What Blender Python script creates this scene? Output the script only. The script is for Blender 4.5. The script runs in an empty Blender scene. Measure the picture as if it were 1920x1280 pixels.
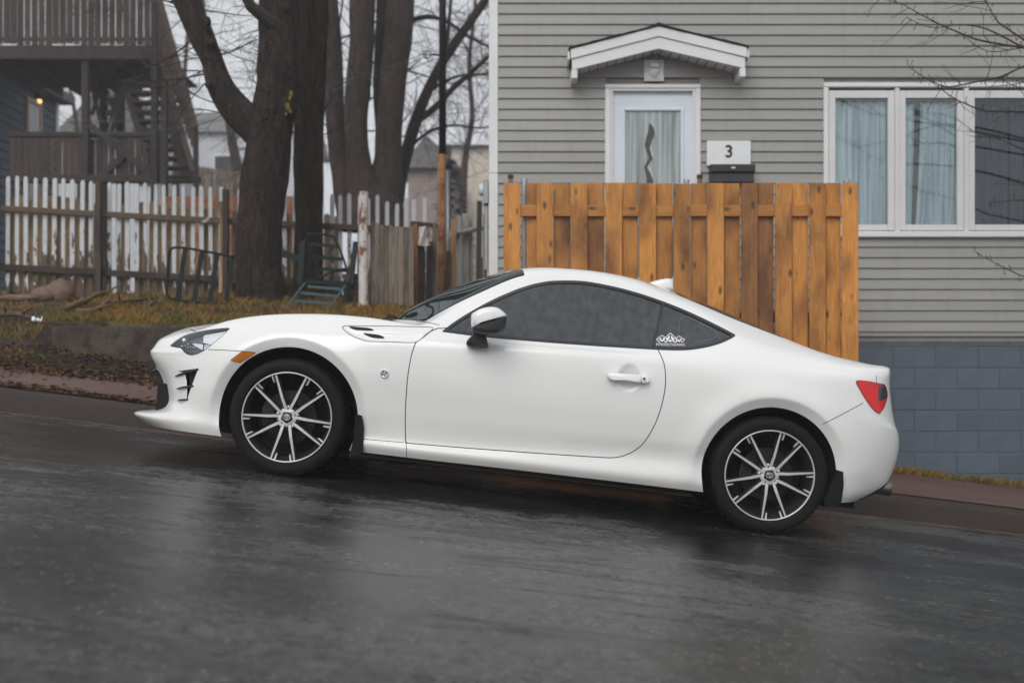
import bpy, bmesh, math, random
import numpy as np
from mathutils import Vector, Matrix, noise as mnoise
random.seed(7)
R = math.radians
SC = bpy.context.scene
COL = SC.collection

# ---------------------------------------------------------------- camera
FPX = 2000.0            # focal length in pixels of the 1920 px wide photograph
CAMZ, HOR = 0.665, 705.0
HAZE = 0.0030
cam_data = bpy.data.cameras.new('camera')
cam_data.sensor_width = 36.0
cam_data.lens = 36.0 * FPX / 1920.0
cam_data.shift_y = (HOR - 640.0) / 1920.0
cam_data.clip_start = 0.05
cam_data.clip_end = 2000
cam_data.dof.use_dof = True
cam_data.dof.focus_distance = 5.55
cam_data.dof.aperture_fstop = 1.9
cam = bpy.data.objects.new('camera', cam_data)
COL.objects.link(cam)
cam.location = (0, 0, CAMZ)
cam.rotation_euler = (R(90), 0, 0)
SC.camera = cam

# ---------------------------------------------------------------- sky, sun, exposure (overcast)
SUN_EL, SUN_AZ = 40.0, -160.0      # azimuth clockwise from +Y
world = bpy.data.worlds.new('World')
SC.world = world
world.use_nodes = True
wn, wl = world.node_tree.nodes, world.node_tree.links
wn.clear()
sky = wn.new('ShaderNodeTexSky')
sky.sky_type = 'NISHITA'
sky.sun_disc = False
sky.sun_elevation = R(SUN_EL)
sky.sun_rotation = R(SUN_AZ)
sky.dust_density = 6.0
sky.air_density = 1.0
hs = wn.new('ShaderNodeHueSaturation')
hs.inputs['Saturation'].default_value = 0.16
hs.inputs['Value'].default_value = 1.0
mixs = wn.new('ShaderNodeMixRGB')          # a cloud deck: evens the clear sky out
mixs.inputs[0].default_value = 0.72
mixs.inputs[2].default_value = (7.0, 7.25, 7.6, 1)
bg = wn.new('ShaderNodeBackground')
bg.inputs['Strength'].default_value = 0.100
wo = wn.new('ShaderNodeOutputWorld')
wl.new(sky.outputs[0], hs.inputs['Color'])
wl.new(hs.outputs[0], mixs.inputs[1])
wl.new(mixs.outputs[0], bg.inputs['Color'])
wl.new(bg.outputs[0], wo.inputs['Surface'])

sun_data = bpy.data.lights.new('sun', 'SUN')
sun_data.energy = 0.95
sun_data.angle = R(40)
sun_data.color = (1.0, 0.97, 0.93)
sun = bpy.data.objects.new('sun', sun_data)
COL.objects.link(sun)
_d = Vector((math.sin(R(SUN_AZ)) * math.cos(R(SUN_EL)), math.cos(R(SUN_AZ)) * math.cos(R(SUN_EL)), math.sin(R(SUN_EL))))
sun.rotation_euler = (-_d).to_track_quat('-Z', 'Y').to_euler()

SC.view_settings.view_transform = 'Standard'
SC.view_settings.look = 'None'
SC.view_settings.exposure = 0.28
SC.view_settings.gamma = 1.0
SC.cycles.use_denoising = True
SC.cycles.max_bounces = 8
SC.cycles.volume_bounces = 1
SC.cycles.sample_clamp_indirect = 6.0

# ---------------------------------------------------------------- helpers
def px(u, v, Y):
    "a pixel of the photograph on the plane at distance Y"
    return Vector(((u - 960.0) * Y / FPX, Y, CAMZ + (HOR - v) * Y / FPX))

class MB:
    "collects shapes and links them as one mesh object"
    def __init__(s):
        s.v, s.f = [], []
    def add(s, vs, fs):
        n = len(s.v)
        s.v.extend([tuple(p) for p in vs])
        s.f.extend([tuple(i + n for i in f) for f in fs])
        return s
    def box(s, lo, hi):
        x0, y0, z0 = lo; x1, y1, z1 = hi
        return s.add([(x0,y0,z0),(x1,y0,z0),(x1,y1,z0),(x0,y1,z0),(x0,y0,z1),(x1,y0,z1),(x1,y1,z1),(x0,y1,z1)],
                     [(0,3,2,1),(4,5,6,7),(0,1,5,4),(1,2,6,5),(2,3,7,6),(3,0,4,7)])
    def cbox(s, lo, hi, b):
        "box with chamfered edges"
        x0, y0, z0 = lo; x1, y1, z1 = hi
        b = min(b, (x1-x0)*.45, (y1-y0)*.45, (z1-z0)*.45)
        bm = bmesh.new()
        m = Matrix.Translation(((x0+x1)/2, (y0+y1)/2, (z0+z1)/2)) @ Matrix.Diagonal((x1-x0, y1-y0, z1-z0, 1))
        bmesh.ops.create_cube(bm, size=1, matrix=m)
        bmesh.ops.bevel(bm, geom=bm.edges[:], offset=b, segments=1, affect='EDGES')
        bm.verts.index_update()
        s.add([v.co[:] for v in bm.verts], [[v.index for v in f.verts] for f in bm.faces])
        bm.free()
        return s
    def tube(s, pts, rad, n=8, cap=True):
        pts = [Vector(p) for p in pts]
        if not hasattr(rad, '__len__'): rad = [rad] * len(pts)
        rings, up = [], Vector((0, 0, 1))
        base = len(s.v)
        for i, p in enumerate(pts):
            d = (pts[min(i+1, len(pts)-1)] - pts[max(i-1, 0)])
            if d.length < 1e-9: d = Vector((0, 0, 1))
            d.normalize()
            if i == 0:
                a = d.cross(up)
                if a.length < .05: a = d.cross(Vector((1, 0, 0)))
            else:
                a = a - d * a.dot(d)
                if a.length < 1e-4: a = d.orthogonal()
            a.normalize(); b = d.cross(a)
            for k in range(n):
                t = 2*math.pi*k/n
                s.v.append(tuple(p + (a*math.cos(t) + b*math.sin(t)) * rad[i]))
        for i in range(len(pts)-1):
            for k in range(n):
                k2 = (k+1) % n
                s.f.append((base+i*n+k, base+i*n+k2, base+(i+1)*n+k2, base+(i+1)*n+k))
        if cap:
            s.f.append(tuple(base + k for k in range(n))[::-1])
            s.f.append(tuple(base + (len(pts)-1)*n + k for k in range(n)))
        return s
    def lathe(s, prof, n=48, axis='y', c=(0,0,0), closed=False):
        "prof: (radius, along) about the axis"
        base = len(s.v); m = len(prof)
        for k in range(n):
            t = 2*math.pi*k/n; cs, sn = math.cos(t), math.sin(t)
            for r, h in prof:
                if axis == 'y': p = (c[0]+r*cs, c[1]+h, c[2]+r*sn)
                elif axis == 'z': p = (c[0]+r*cs, c[1]+r*sn, c[2]+h)
                else: p = (c[0]+h, c[1]+r*cs, c[2]+r*sn)
                s.v.append(p)
        for k in range(n):
            k2 = (k+1) % n
            for i in range(m if closed else m-1):
                j = (i+1) % m
                s.f.append((base+k*m+i, base+k*m+j, base+k2*m+j, base+k2*m+i))
        return s
    def prism(s, poly, a, b, plane='xz'):
        "poly in a plane, extruded from a to b along the third axis"
        n = len(poly)
        def P(p, h):
            return (p[0], h, p[1]) if plane == 'xz' else ((p[0], p[1], h) if plane == 'xy' else (h, p[0], p[1]))
        vs = [P(p, a) for p in poly] + [P(p, b) for p in poly]
        fs = [tuple(range(n)), tuple(range(2*n-1, n-1, -1))]
        fs += [(i, (i+n), ((i+1) % n)+n, (i+1) % n) for i in range(n)]
        return s.add(vs, fs)
    def xform(s, M):
        s.v = [tuple(M @ Vector(p)) for p in s.v]
        return s
    def mesh(s, name, smooth=False, fixn=True):
        me = bpy.data.meshes.new(name)
        me.from_pydata(s.v, [], s.f)
        if fixn:
            bm = bmesh.new(); bm.from_mesh(me)
            bmesh.ops.recalc_face_normals(bm, faces=bm.faces[:])
            bm.to_mesh(me); bm.free()
        if smooth:
            me.polygons.foreach_set('use_smooth', [True]*len(me.polygons))
        me.update()
        return me
    def build(s, name, m, parent=None, smooth=False, sharp=None, fixn=True):
        me = s.mesh(name, smooth or sharp is not None, fixn)
        if sharp is not None:
            me.set_sharp_from_angle(angle=R(sharp))
        return link(name, me, m, parent)

def link(name, me, m=None, parent=None, loc=None, rot=None):
    o = bpy.data.objects.new(name, me)
    COL.objects.link(o)
    if m is not None and me is not None and not me.materials: me.materials.append(m)
    if parent is not None: o.parent = parent
    if loc is not None: o.location = loc
    if rot is not None: o.rotation_euler = rot
    return o

def tag(o, label=None, cat=None, group=None, kind=None):
    if label: o['label'] = label
    if cat: o['category'] = cat
    if group: o['group'] = group
    if kind: o['kind'] = kind
    return o

def thing(name, label, cat, loc=(0,0,0), rot=(0,0,0), group=None):
    o = bpy.data.objects.new(name, None)
    o.empty_display_size = .2
    COL.objects.link(o)
    o.location = loc; o.rotation_euler = rot
    return tag(o, label, cat, group)

def smooth_path(pts, n=6, closed=False):
    "Catmull-Rom through 2D or 3D points"
    P = [np.array(p, float) for p in pts]; m = len(P); out = []
    segs = m if closed else m-1
    for i in range(segs):
        if closed: p0, p1, p2, p3 = P[(i-1) % m], P[i], P[(i+1) % m], P[(i+2) % m]
        else: p0, p1, p2, p3 = P[max(i-1,0)], P[i], P[i+1], P[min(i+2,m-1)]
        for k in range(n):
            t = k/n
            out.append(.5*((2*p1)+(-p0+p2)*t+(2*p0-5*p1+4*p2-p3)*t*t+(-p0+3*p1-3*p2+p3)*t**3))
    if not closed: out.append(P[-1])
    return out

# ---------------------------------------------------------------- materials
def new_mat(name):
    m = bpy.data.materials.new(name); m.use_nodes = True
    nt = m.node_tree
    b = nt.nodes['Principled BSDF']
    return m, nt, b

def N(nt, kind, **kw):
    n = nt.nodes.new('ShaderNode' + kind)
    for k, v in kw.items():
        if k in n.inputs: n.inputs[k].default_value = v
        else: setattr(n, k, v)
    return n

def c4(c): return (c[0], c[1], c[2], 1.0)

def ramp(nt, fac, stops):
    r = nt.nodes.new('ShaderNodeValToRGB')
    els = r.color_ramp.elements
    while len(els) < len(stops): els.new(.5)
    for e, (p, c) in zip(els, stops):
        e.position = p; e.color = c4(c) if hasattr(c, '__len__') else (c, c, c, 1)
    nt.links.new(fac, r.inputs[0])
    return r

def coords(nt, space='Object', scale=(1,1,1), rot=(0,0,0)):
    tc = nt.nodes.new('ShaderNodeTexCoord')
    mp = nt.nodes.new('ShaderNodeMapping')
    mp.inputs['Scale'].default_value = scale
    mp.inputs['Rotation'].default_value = rot
    nt.links.new(tc.outputs[space], mp.inputs[0])
    return mp.outputs[0]

def mix(nt, fac, a, b, mode='MIX'):
    m = nt.nodes.new('ShaderNodeMixRGB'); m.blend_type = mode
    for i, x in enumerate((fac, a, b)):
        if isinstance(x, (int, float)): m.inputs[i].default_value = x if i == 0 else (x, x, x, 1)
        elif isinstance(x, (tuple, list)): m.inputs[i].default_value = c4(x)
        else: nt.links.new(x, m.inputs[i])
    return m.outputs[0]

def math_n(nt, op, a, b=None, clamp=False):
    m = nt.nodes.new('ShaderNodeMath'); m.operation = op; m.use_clamp = clamp
    for i, x in enumerate((a, b)):
        if x is None: continue
        if isinstance(x, (int, float)): m.inputs[i].default_value = x
        else: nt.links.new(x, m.inputs[i])
    return m.outputs[0]

def noise(nt, vec, scale=5, detail=4, rough=.55, dist=0):
    n = nt.nodes.new('ShaderNodeTexNoise')
    n.inputs['Scale'].default_value = scale; n.inputs['Detail'].default_value = detail
    n.inputs['Roughness'].default_value = rough; n.inputs['Distortion'].default_value = dist
    if vec is not None: nt.links.new(vec, n.inputs['Vector'])
    return n.outputs['Fac']

def bump(nt, b, h, strength=.3, dist=.01):
    n = nt.nodes.new('ShaderNodeBump')
    n.inputs['Strength'].default_value = strength; n.inputs['Distance'].default_value = dist
    nt.links.new(h, n.inputs['Height'])
    nt.links.new(n.outputs[0], b.inputs['Normal'])
    return n

def objrand(nt):
    return nt.nodes.new('ShaderNodeObjectInfo').outputs['Random']

def plain(name, col, rough=.6, metal=0, var=.12, scale=8, bmp=0, bscale=60, coat=0, spec=None, objvar=0):
    "a plain surface with a little colour variation and fine relief"
    m, nt, b = new_mat(name)
    v = coords(nt)
    f = noise(nt, v, scale, 5)
    lo = tuple(c*(1-var) for c in col); hi = tuple(min(1, c*(1+var)) for c in col)
    out = ramp(nt, f, [(.3, lo), (.7, hi)]).outputs[0]
    if objvar:
        rr = math_n(nt, 'MULTIPLY_ADD', objrand(nt), objvar*2); 
        rr.node.inputs[2].default_value = 1-objvar
        out = mix(nt, 1.0, out, rr, 'MULTIPLY')
    nt.links.new(out, b.inputs['Base Color'])
    b.inputs['Roughness'].default_value = rough
    b.inputs['Metallic'].default_value = metal
    if coat:
        b.inputs['Coat Weight'].default_value = coat; b.inputs['Coat Roughness'].default_value = .05
    if spec is not None: b.inputs['Specular IOR Level'].default_value = spec
    if bmp: bump(nt, b, noise(nt, v, bscale, 4), bmp, .01)
    return m

# ---------------------------------------------------------------- the lie of the land
GR = 0.1202                                   # the street falls to the right
def xcl(X): return max(-45.0, min(30.0, X))
def road_z(X): return -0.0102 - GR*xcl(X)
def kerb_z(X): return 0.137 - GR*xcl(X)
YG, YK, YW = 7.576, 7.62, 10.31               # gutter, kerb top edge, house wall
def sstep(a, b, t):
    t = max(0.0, min(1.0, (t-a)/(b-a))); return t*t*(3-2*t)
def yard_z(X, Y):
    pts = [(9.6,1.085),(10.3,1.22),(11.5,1.46),(13.0,1.51),(20,1.8),(40,2.4),(400,6.0)]
    if Y <= pts[0][0]: z = pts[0][1]
    else:
        z = pts[-1][1]
        for (a, za), (b, zb) in zip(pts, pts[1:]):
            if a <= Y <= b: z = za + (zb-za)*(Y-a)/(b-a); break
    return z - 0.012*max(-14, min(4, X))
def ground_z(X, Y):
    k = kerb_z(X)
    right = k + 0.0125*(min(Y, 10.4)-YK)
    walk = k + 0.06*max(0, min(Y, 8.95)-YK-.12)
    if X > -4.1 + .2*math.sin(Y*3):
        foot = k + .08 + .17*sstep(8.9, 9.55, Y)
        left = walk if Y < 8.9 else (foot if Y < 9.63 else yard_z(X, Y))
    else:
        t = sstep(8.75, 10.5, Y)
        left = walk*(1-t) + max(yard_z(X, Y), walk)*t
    if Y > 9.63 and X > -4.1: w = sstep(-.75, -.3, X) if Y < 10.6 else sstep(-.6, .1, X)*0
    else: w = sstep(-1.6, -.6, X)
    z = left*(1-w) + right*w
    if w < .95 and Y > 8.2:
        z += (1-w)*sstep(8.2, 9, Y)*(.05*mnoise.noise((X*.9, Y*.9, 1.3)) + .02*mnoise.noise((X*3.1, Y*3.1, 5)))
    return z

def grid_obj(name, xs, ys, fz, m, smooth=True):
    nx, ny = len(xs), len(ys)
    vs = [(x, y, fz(x, y)) for y in ys for x in xs]
    fs = [(j*nx+i, j*nx+i+1, (j+1)*nx+i+1, (j+1)*nx+i) for j in range(ny-1) for i in range(nx-1)]
    b = MB(); b.v = vs; b.f = fs
    return b.build(name, m, smooth=smooth, fixn=False)

# --- materials
def road_mat():
    m, nt, b = new_mat('wet_asphalt')
    v = coords(nt, scale=(.55, 1.0, 1))
    vf = coords(nt)
    big = noise(nt, v, .75, 12, .66)
    mid = noise(nt, v, 2.6, 12, .74)
    fine = noise(nt, vf, 150, 4, .7)
    grit = noise(nt, coords(nt, scale=(1, .6, 1)), 30, 8, .80)
    agg = nt.nodes.new('ShaderNodeTexVoronoi'); agg.inputs['Scale'].default_value = 52
    nt.links.new(vf, agg.inputs['Vector'])
    wet = math_n(nt, 'ADD', math_n(nt, 'MULTIPLY', big, .6), math_n(nt, 'MULTIPLY', mid, .4))
    col = ramp(nt, wet, [(.42, (.011,.011,.011)), (.49, (.022,.023,.021)), (.57, (.056,.057,.053))]).outputs[0]
    col = mix(nt, .8, col, ramp(nt, grit, [(.36, .25), (.64, 2.1)]).outputs[0], 'MULTIPLY')
    spk = ramp(nt, agg.outputs['Distance'], [(.10, (.42,.39,.34)), (.26, (.0,.0,.0))]).outputs[0]
    pick = ramp(nt, agg.outputs['Color'], [(.66, 0), (.72, 1)]).outputs[0]
    col = mix(nt, pick, col, mix(nt, .75, col, spk, 'ADD'))
    # thin cracks that follow the street
    cv = coords(nt, scale=(.22, 2.0, 1), rot=(0, 0, R(2)))
    cn = noise(nt, cv, 1.35, 6, .62, .2)
    cr = math_n(nt, 'ABSOLUTE', math_n(nt, 'SUBTRACT', cn, .5))
    cmask = noise(nt, coords(nt), .8, 2)
    crk = ramp(nt, cr, [(.006, 1), (.016, 0)]).outputs[0]
    crk = math_n(nt, 'MULTIPLY', crk, ramp(nt, cmask, [(.42, 0), (.50, 1)]).outputs[0])
    col = mix(nt, math_n(nt, 'MULTIPLY', crk, .8), col, (.012,.012,.013))
    nt.links.new(col, b.inputs['Base Color'])
    rg = ramp(nt, wet, [(.42, .10), (.5, .20), (.58, .42)]).outputs[0]
    rg = math_n(nt, 'ADD', rg, math_n(nt, 'MULTIPLY', math_n(nt, 'SUBTRACT', grit, .5), .35), True)
    nt.links.new(rg, b.inputs['Roughness'])
    nt.links.new(ramp(nt, math_n(nt, 'ADD', math_n(nt, 'MULTIPLY', grit, .75), math_n(nt, 'MULTIPLY', fine, .25)), [(.38, .16), (.58, 1.0)]).outputs[0], b.inputs['Specular IOR Level'])
    h = math_n(nt, 'ADD', math_n(nt, 'MULTIPLY', fine, .6), math_n(nt, 'MULTIPLY', grit, 1.2))
    h = math_n(nt, 'SUBTRACT', h, math_n(nt, 'MULTIPLY', crk, 1.2))
    bump(nt, b, h, .30, .005)
    return m

def concrete_mat(name, c, rough=.75, stain=.5, moss=None, sc=2.0, bmp=.35):
    m, nt, b = new_mat(name)
    v = coords(nt)
    n1 = noise(nt, v, sc, 6, .62); n2 = noise(nt, v, 40, 4); n3 = noise(nt, v, 7, 5, .65)
    col = ramp(nt, n1, [(.3, tuple(x*(1-stain) for x in c)), (.68, c)]).outputs[0]
    col = mix(nt, .5, col, ramp(nt, n2, [(.3, .55), (.7, 1.25)]).outputs[0], 'MULTIPLY')
    if moss:
        col = mix(nt, ramp(nt, n3, [(.5, 0), (.64, 1)]).outputs[0], col, moss)
    nt.links.new(col, b.inputs['Base Color'])
    b.inputs['Roughness'].default_value = rough
    bump(nt, b, math_n(nt, 'ADD', n2, n3), bmp, .008)
    return m

def soil_mat():
    m, nt, b = new_mat('leafy_soil')
    v = coords(nt)
    n1 = noise(nt, v, 1.6, 6, .6); n2 = noise(nt, v, 14, 6, .7); n3 = noise(nt, v, 60, 4, .7)
    c1 = ramp(nt, n2, [(.30, (.010,.007,.005)), (.5, (.032,.019,.011)), (.70, (.11,.056,.022))]).outputs[0]
    c2 = ramp(nt, n2, [(.3, (.05,.05,.015)), (.7, (.16,.13,.035))]).outputs[0]
    col = mix(nt, ramp(nt, n1, [(.5, 0), (.62, 1)]).outputs[0], c1, c2)
    col = mix(nt, .6, col, ramp(nt, n3, [(.3, .45), (.7, 1.4)]).outputs[0], 'MULTIPLY')
    nt.links.new(col, b.inputs['Base Color'])
    b.inputs['Roughness'].default_value = .85
    bump(nt, b, math_n(nt, 'ADD', n2, n3), .8, .03)
    return m

def ground_hit(u, v):
    "where the ray through a pixel meets the bank"
    y = 8.0
    while y < 14:
        q = px(u, v, y)
        if q.z <= ground_z(q.x, y): break
        y += .01
    q = px(u, v, y); q.z = ground_z(q.x, y)
    return q
M = {}
M['road'] = road_mat()
M['soil'] = soil_mat()
M['kerb'] = concrete_mat('wet_kerb', (.040, .024, .019), .75, .5)
M['kerb_edge'] = concrete_mat('pale_kerb_edge', (.165, .092, .066), .75, .5, sc=5)
M['walk'] = concrete_mat('pink_sidewalk', (.145, .082, .066), .7, .4, sc=1.4)
M['oldwall'] = concrete_mat('mossy_concrete', (.085, .060, .043), .85, .75, (.016, .011, .007), 2.5, .7)

# --- road, gutter edge, kerb, sidewalk, ground
def frange(a, b, n): return [a + (b-a)*i/(n-1) for i in range(n)]
rx = [-300, -120, -45] + frange(-30, 30, 41) + [120, 300]
def roadf(x, y):
    d = 0 if y < 7.36 else -.031*((y-7.36)/(YG-7.36))
    return road_z(x) + d
ry = [-4.0, -1, 1, 2.5, 4, 5.5, 7.0, 7.36, 7.5, YG+.02]
tag(grid_obj('road', rx, ry, roadf, M['road']), 'wet grey asphalt street running downhill', kind='structure')

def strip(name, prof, m, xs=rx, wob=0):
    "extrudes a (Y, height over the road) profile along the street"
    b = MB(); n = len(prof)
    for x in xs:
        for (y, h) in prof:
            w = wob*mnoise.noise((x*1.7, y, 3.3))
            b.v.append((x, y + w, road_z(x) + h + w*.2))
    for i in range(len(xs)-1):
        for k in range(n-1):
            b.f.append((i*n+k, (i+1)*n+k, (i+1)*n+k+1, i*n+k+1))
    return b.build(name, m, smooth=False)
fx = [-300, -45] + frange(-14, 14, 401) + [45, 300]
tag(strip('gutter_edge', [(7.535,-.035), (7.54,-.015), (7.555,-.0135), (7.60,-.008)], M['kerb_edge'], fx, .008), 'thin pale sandy line along the foot of the kerb', kind='structure')
tag(strip('kerb', [(7.555,-.05), (7.565,-.02), (7.585,.06), (7.60,.115), (7.615,.137), (7.635,.1465), (7.66,.149), (7.78,.1515)], M['kerb'], fx, .004), 'dark wet poured concrete kerb along the street', kind='structure')

def walkf(x, y):
    return ground_z(x, y) + .010
wx = [-40, -20] + frange(-14, 12, 105) + [20, 40]
# the paved sidewalk runs full width before the house and dwindles to a strip under leaves on the bank side
b = MB(); ncol = 9
for x in wx:
    y1 = 8.92 + (10.32-8.92)*sstep(-1.3, -.5, x) + .05*mnoise.noise((x*1.3, 0, 0))
    y0 = 7.77
    for k in range(ncol):
        y = y0 + (y1-y0)*k/(ncol-1)
        b.v.append((x, y, walkf(x, y)))
for i in range(len(wx)-1):
    for k in range(ncol-1):
        b.f.append((i*ncol+k, (i+1)*ncol+k, (i+1)*ncol+k+1, i*ncol+k+1))
tag(b.build('sidewalk', M['walk'], smooth=True), 'pinkish concrete sidewalk between the kerb and the house', kind='structure')

gx = [-400, -150, -60, -30, -20] + frange(-15, 9, 161) + [15, 30, 60, 150, 400]
gy = [7.70] + frange(7.9, 9.5, 22) + [9.58, 9.625, 9.64, 9.7] + frange(9.8, 14, 43) + [15, 17, 20, 25, 32, 40, 60, 100, 200, 400]
tag(grid_obj('ground', gx, gy, ground_z, M['soil']), 'earth bank and yard with moss, dead leaves and thin grass', kind='structure')
tag(grid_obj('ground', [-400,-100,-40,-20,0,20,40,100,400], [-400,-100,-30,-3.98], lambda x, y: road_z(x)-.02, M['soil']), 'earth verge across the street', kind='structure')

# ---------------------------------------------------------------- the grey house
def siding_mat():
    m, nt, b = new_mat('grey_vinyl_siding')
    v = coords(nt, scale=(.5, 1, 6))
    f = noise(nt, v, 3, 4)
    col = ramp(nt, f, [(.3, (.285,.282,.268)), (.7, (.312,.308,.292))]).outputs[0]
    rr = math_n(nt, 'MULTIPLY', objrand(nt), .10); rr = math_n(nt, 'ADD', rr, .95)
    col = mix(nt, 1, col, rr, 'MULTIPLY')
    dirt = noise(nt, coords(nt, scale=(6, 6, .8)), 2.5, 5)
    col = mix(nt, ramp(nt, dirt, [(.5, 0), (.8, .35)]).outputs[0], col, (.22,.21,.195))
    nt.links.new(col, b.inputs['Base Color'])
    b.inputs['Roughness'].default_value = .5
    bump(nt, b, noise(nt, coords(nt, scale=(1, 1, 14)), 30, 3), .06, .004)
    return m
def block_mat():
    m, nt, b = new_mat('blue_grey_block_paint')
    v = coords(nt)
    n1 = noise(nt, v, 3, 5); n2 = noise(nt, v, 55, 4, .65)
    col = ramp(nt, n1, [(.3, (.070,.090,.116)), (.7, (.100,.124,.156))]).outputs[0]
    rr = math_n(nt, 'ADD', math_n(nt, 'MULTIPLY', objrand(nt), .16), .92)
    col = mix(nt, 1, col, rr, 'MULTIPLY')
    nt.links.new(col, b.inputs['Base Color'])
    b.inputs['Roughness'].default_value = .55
    bump(nt, b, n2, .5, .006)
    return m
M['siding'] = siding_mat()
M['block'] = block_mat()
M['mortar'] = plain('painted_mortar', (.078,.099,.126), .7, bmp=.3)
M['white_trim'] = plain('white_trim', (.72,.72,.72), .45, var=.05, scale=3, bmp=.04)
M['white_door'] = plain('white_door_paint', (.66,.71,.78), .4, var=.04, scale=3)
M['vinyl'] = plain('white_window_vinyl', (.66,.65,.66), .4, var=.05, scale=3)
M['shingle'] = plain('dark_shingle', (.035,.035,.037), .9, var=.3, scale=20, bmp=.6)
M['black'] = plain('black_plastic', (.018,.018,.020), .45, var=.2)
M['white_panel'] = plain('white_metal_panel', (.74,.76,.77), .4, var=.04)
M['plaster'] = plain('house_core', (.25,.24,.23), .9)
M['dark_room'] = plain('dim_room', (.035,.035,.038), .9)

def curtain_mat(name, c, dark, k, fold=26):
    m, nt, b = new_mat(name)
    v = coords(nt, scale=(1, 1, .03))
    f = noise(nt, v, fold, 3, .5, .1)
    col = ramp(nt, f, [(.28, dark), (.62, c)]).outputs[0]  # shade of the folds painted into the cloth colour as dark stripes
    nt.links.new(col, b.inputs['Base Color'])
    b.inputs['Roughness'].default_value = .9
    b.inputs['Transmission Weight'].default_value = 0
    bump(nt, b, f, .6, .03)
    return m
M['curtain'] = curtain_mat('pale_blue_curtain', (.82,.93,.96), (.30,.40,.45), 0)
M['lace'] = curtain_mat('lace_curtain', (.95,.92,.86), (.24,.225,.20), 0, 34)

def pane_mat(name, tint, refl=.10, rough=.02):
    "window glass: mostly clear with a mirror-like share of the street outside"
    m = bpy.data.materials.new(name); m.use_nodes = True
    nt = m.node_tree; nt.nodes.clear()
    tr = nt.nodes.new('ShaderNodeBsdfTransparent'); tr.inputs[0].default_value = c4(tint)
    gl = nt.nodes.new('ShaderNodeBsdfGlossy'); gl.inputs['Roughness'].default_value = rough
    gl.inputs[0].default_value = (.9, .93, .95, 1)
    fr = nt.nodes.new('ShaderNodeFresnel'); fr.inputs[0].default_value = 1.5
    fac = math_n(nt, 'ADD', fr.outputs[0], refl*.4, True)
    mx = nt.nodes.new('ShaderNodeMixShader')
    nt.links.new(fac, mx.inputs[0]); nt.links.new(tr.outputs[0], mx.inputs[1]); nt.links.new(gl.outputs[0], mx.inputs[2])
    out = nt.nodes.new('ShaderNodeOutputMaterial'); nt.links.new(mx.outputs[0], out.inputs[0])
    return m
M['pane'] = pane_mat('window_glass', (.93,.96,.97))
M['pane_dim'] = pane_mat('dim_window_glass', (.48,.51,.54))

HX0, HX1 = -.222, 7.4                      # house width
S = YW/FPX
def wx_(u): return (u-960)*S
def wz_(v): return CAMZ + (HOR-v)*S
house = thing('clapboard_house', 'grey clapboard house with a gabled door hood over a blue block foundation', 'house', (HX0, YW, wz_(622)))
HO = Vector(house.location)
def hb(b, name, m, parent=house, **k):
    "shape in world metres, stored relative to the house"
    off = HO if parent is house else HO
    b.v = [(p[0]-HO.x, p[1]-HO.y, p[2]-HO.z) for p in b.v]
    return b.build(name, m, parent, **k)
# core walls behind the siding, with the door and window openings left free
DX0, DX1, DZ0, DZ1 = wx_(1146), wx_(1301), 1.30, wz_(170)
WX0, WX1, WZ0, WZ1 = wx_(1550), wx_(1943), wz_(436), wz_(166)
b = MB(); yb = YW+.02; ye = YW+.20; zt = 7.2; zb = wz_(640)
for (x0, x1, z0, z1) in [(HX0+.01, DX0, zb, zt), (DX0, DX1, DZ1, zt), (DX0, DX1, zb, DZ0), (DX1, WX0, zb, zt),
                         (WX0, WX1, WZ1, zt), (WX0, WX1, zb, WZ0), (WX1, HX1-.01, zb, zt)]:
    b.box((x0, yb, z0), (x1, ye, z1))
hb(b, 'wall_core', M['plaster'])
b = MB()
b.box((HX0+.01, ye+.002, -2.2), (HX0+.2, YW+7, zt)); b.box((HX1-.2, ye+.002, -2.2), (HX1-.01, YW+7, zt))
b.box((HX0+.21, YW+6.8, -2.2), (HX1-.21, YW+7, zt)); b.box((HX0+.21, YW+.9, wz_(640)), (HX1-.21, YW+.95, zt))
hb(b, 'wall_side', M['siding'])
# low pitched roof out of view above
b = MB(); b.prism([(HX0-.3, zt), (HX1+.3, zt), ((HX0+HX1)/2, zt+1.9)], YW-.35, YW+7.3)
hb(b, 'roof', M['shingle'])
# siding: one board per course and bay; each laps over the one below
PITCH = 19.83*S
zs0 = wz_(622)
def course(x0, x1, z):
    b = MB()
    prof = [(YW-.014, z), (YW-.0175, z+.003), (YW-.017, z+.012), (YW-.001, z+PITCH+.004), (YW+.018, z+PITCH+.004), (YW+.018, z)]
    n = len(prof)
    b.v = [(x0, y, zz) for y, zz in prof] + [(x1, y, zz) for y, zz in prof]
    b.f = [tuple(range(n)), tuple(range(2*n-1, n-1, -1))] + [(i, i+n, (i+1) % n+n, (i+1) % n) for i in range(n)]
    hb(b, 'siding_board', M['siding'])
rs = random.Random(3)
FD0, FD1 = wx_(1135.5), wx_(1311.5); FZ1 = wz_(161)
FW0, FW1, FWZ0, FWZ1 = wx_(1544.5), wx_(1948.5), wz_(444), wz_(158)
k = 0
while zs0 + k*PITCH < 7.15:
    z = zs0 + k*PITCH; zt_ = z + PITCH
    cuts = []
    if zt_ > 1.25 and z < FZ1-.002: cuts.append((FD0, FD1))
    if zt_ > FWZ0+.01 and z < FWZ1-.002: cuts.append((FW0, FW1))
    x = -.134
    segs = []
    for a, c in cuts:
        segs.append((x, a)); x = c
    segs.append((x, HX1-.09))
    for (a, c) in segs:
        if c-a > 2.6:                       # boards come in lengths: a lap joint somewhere along the course
            j = a + (c-a)*rs.uniform(.25, .75)
            course(a, j-.0008, z); course(j+.0008, c, z)
        else: course(a, c, z)
    k += 1
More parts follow.
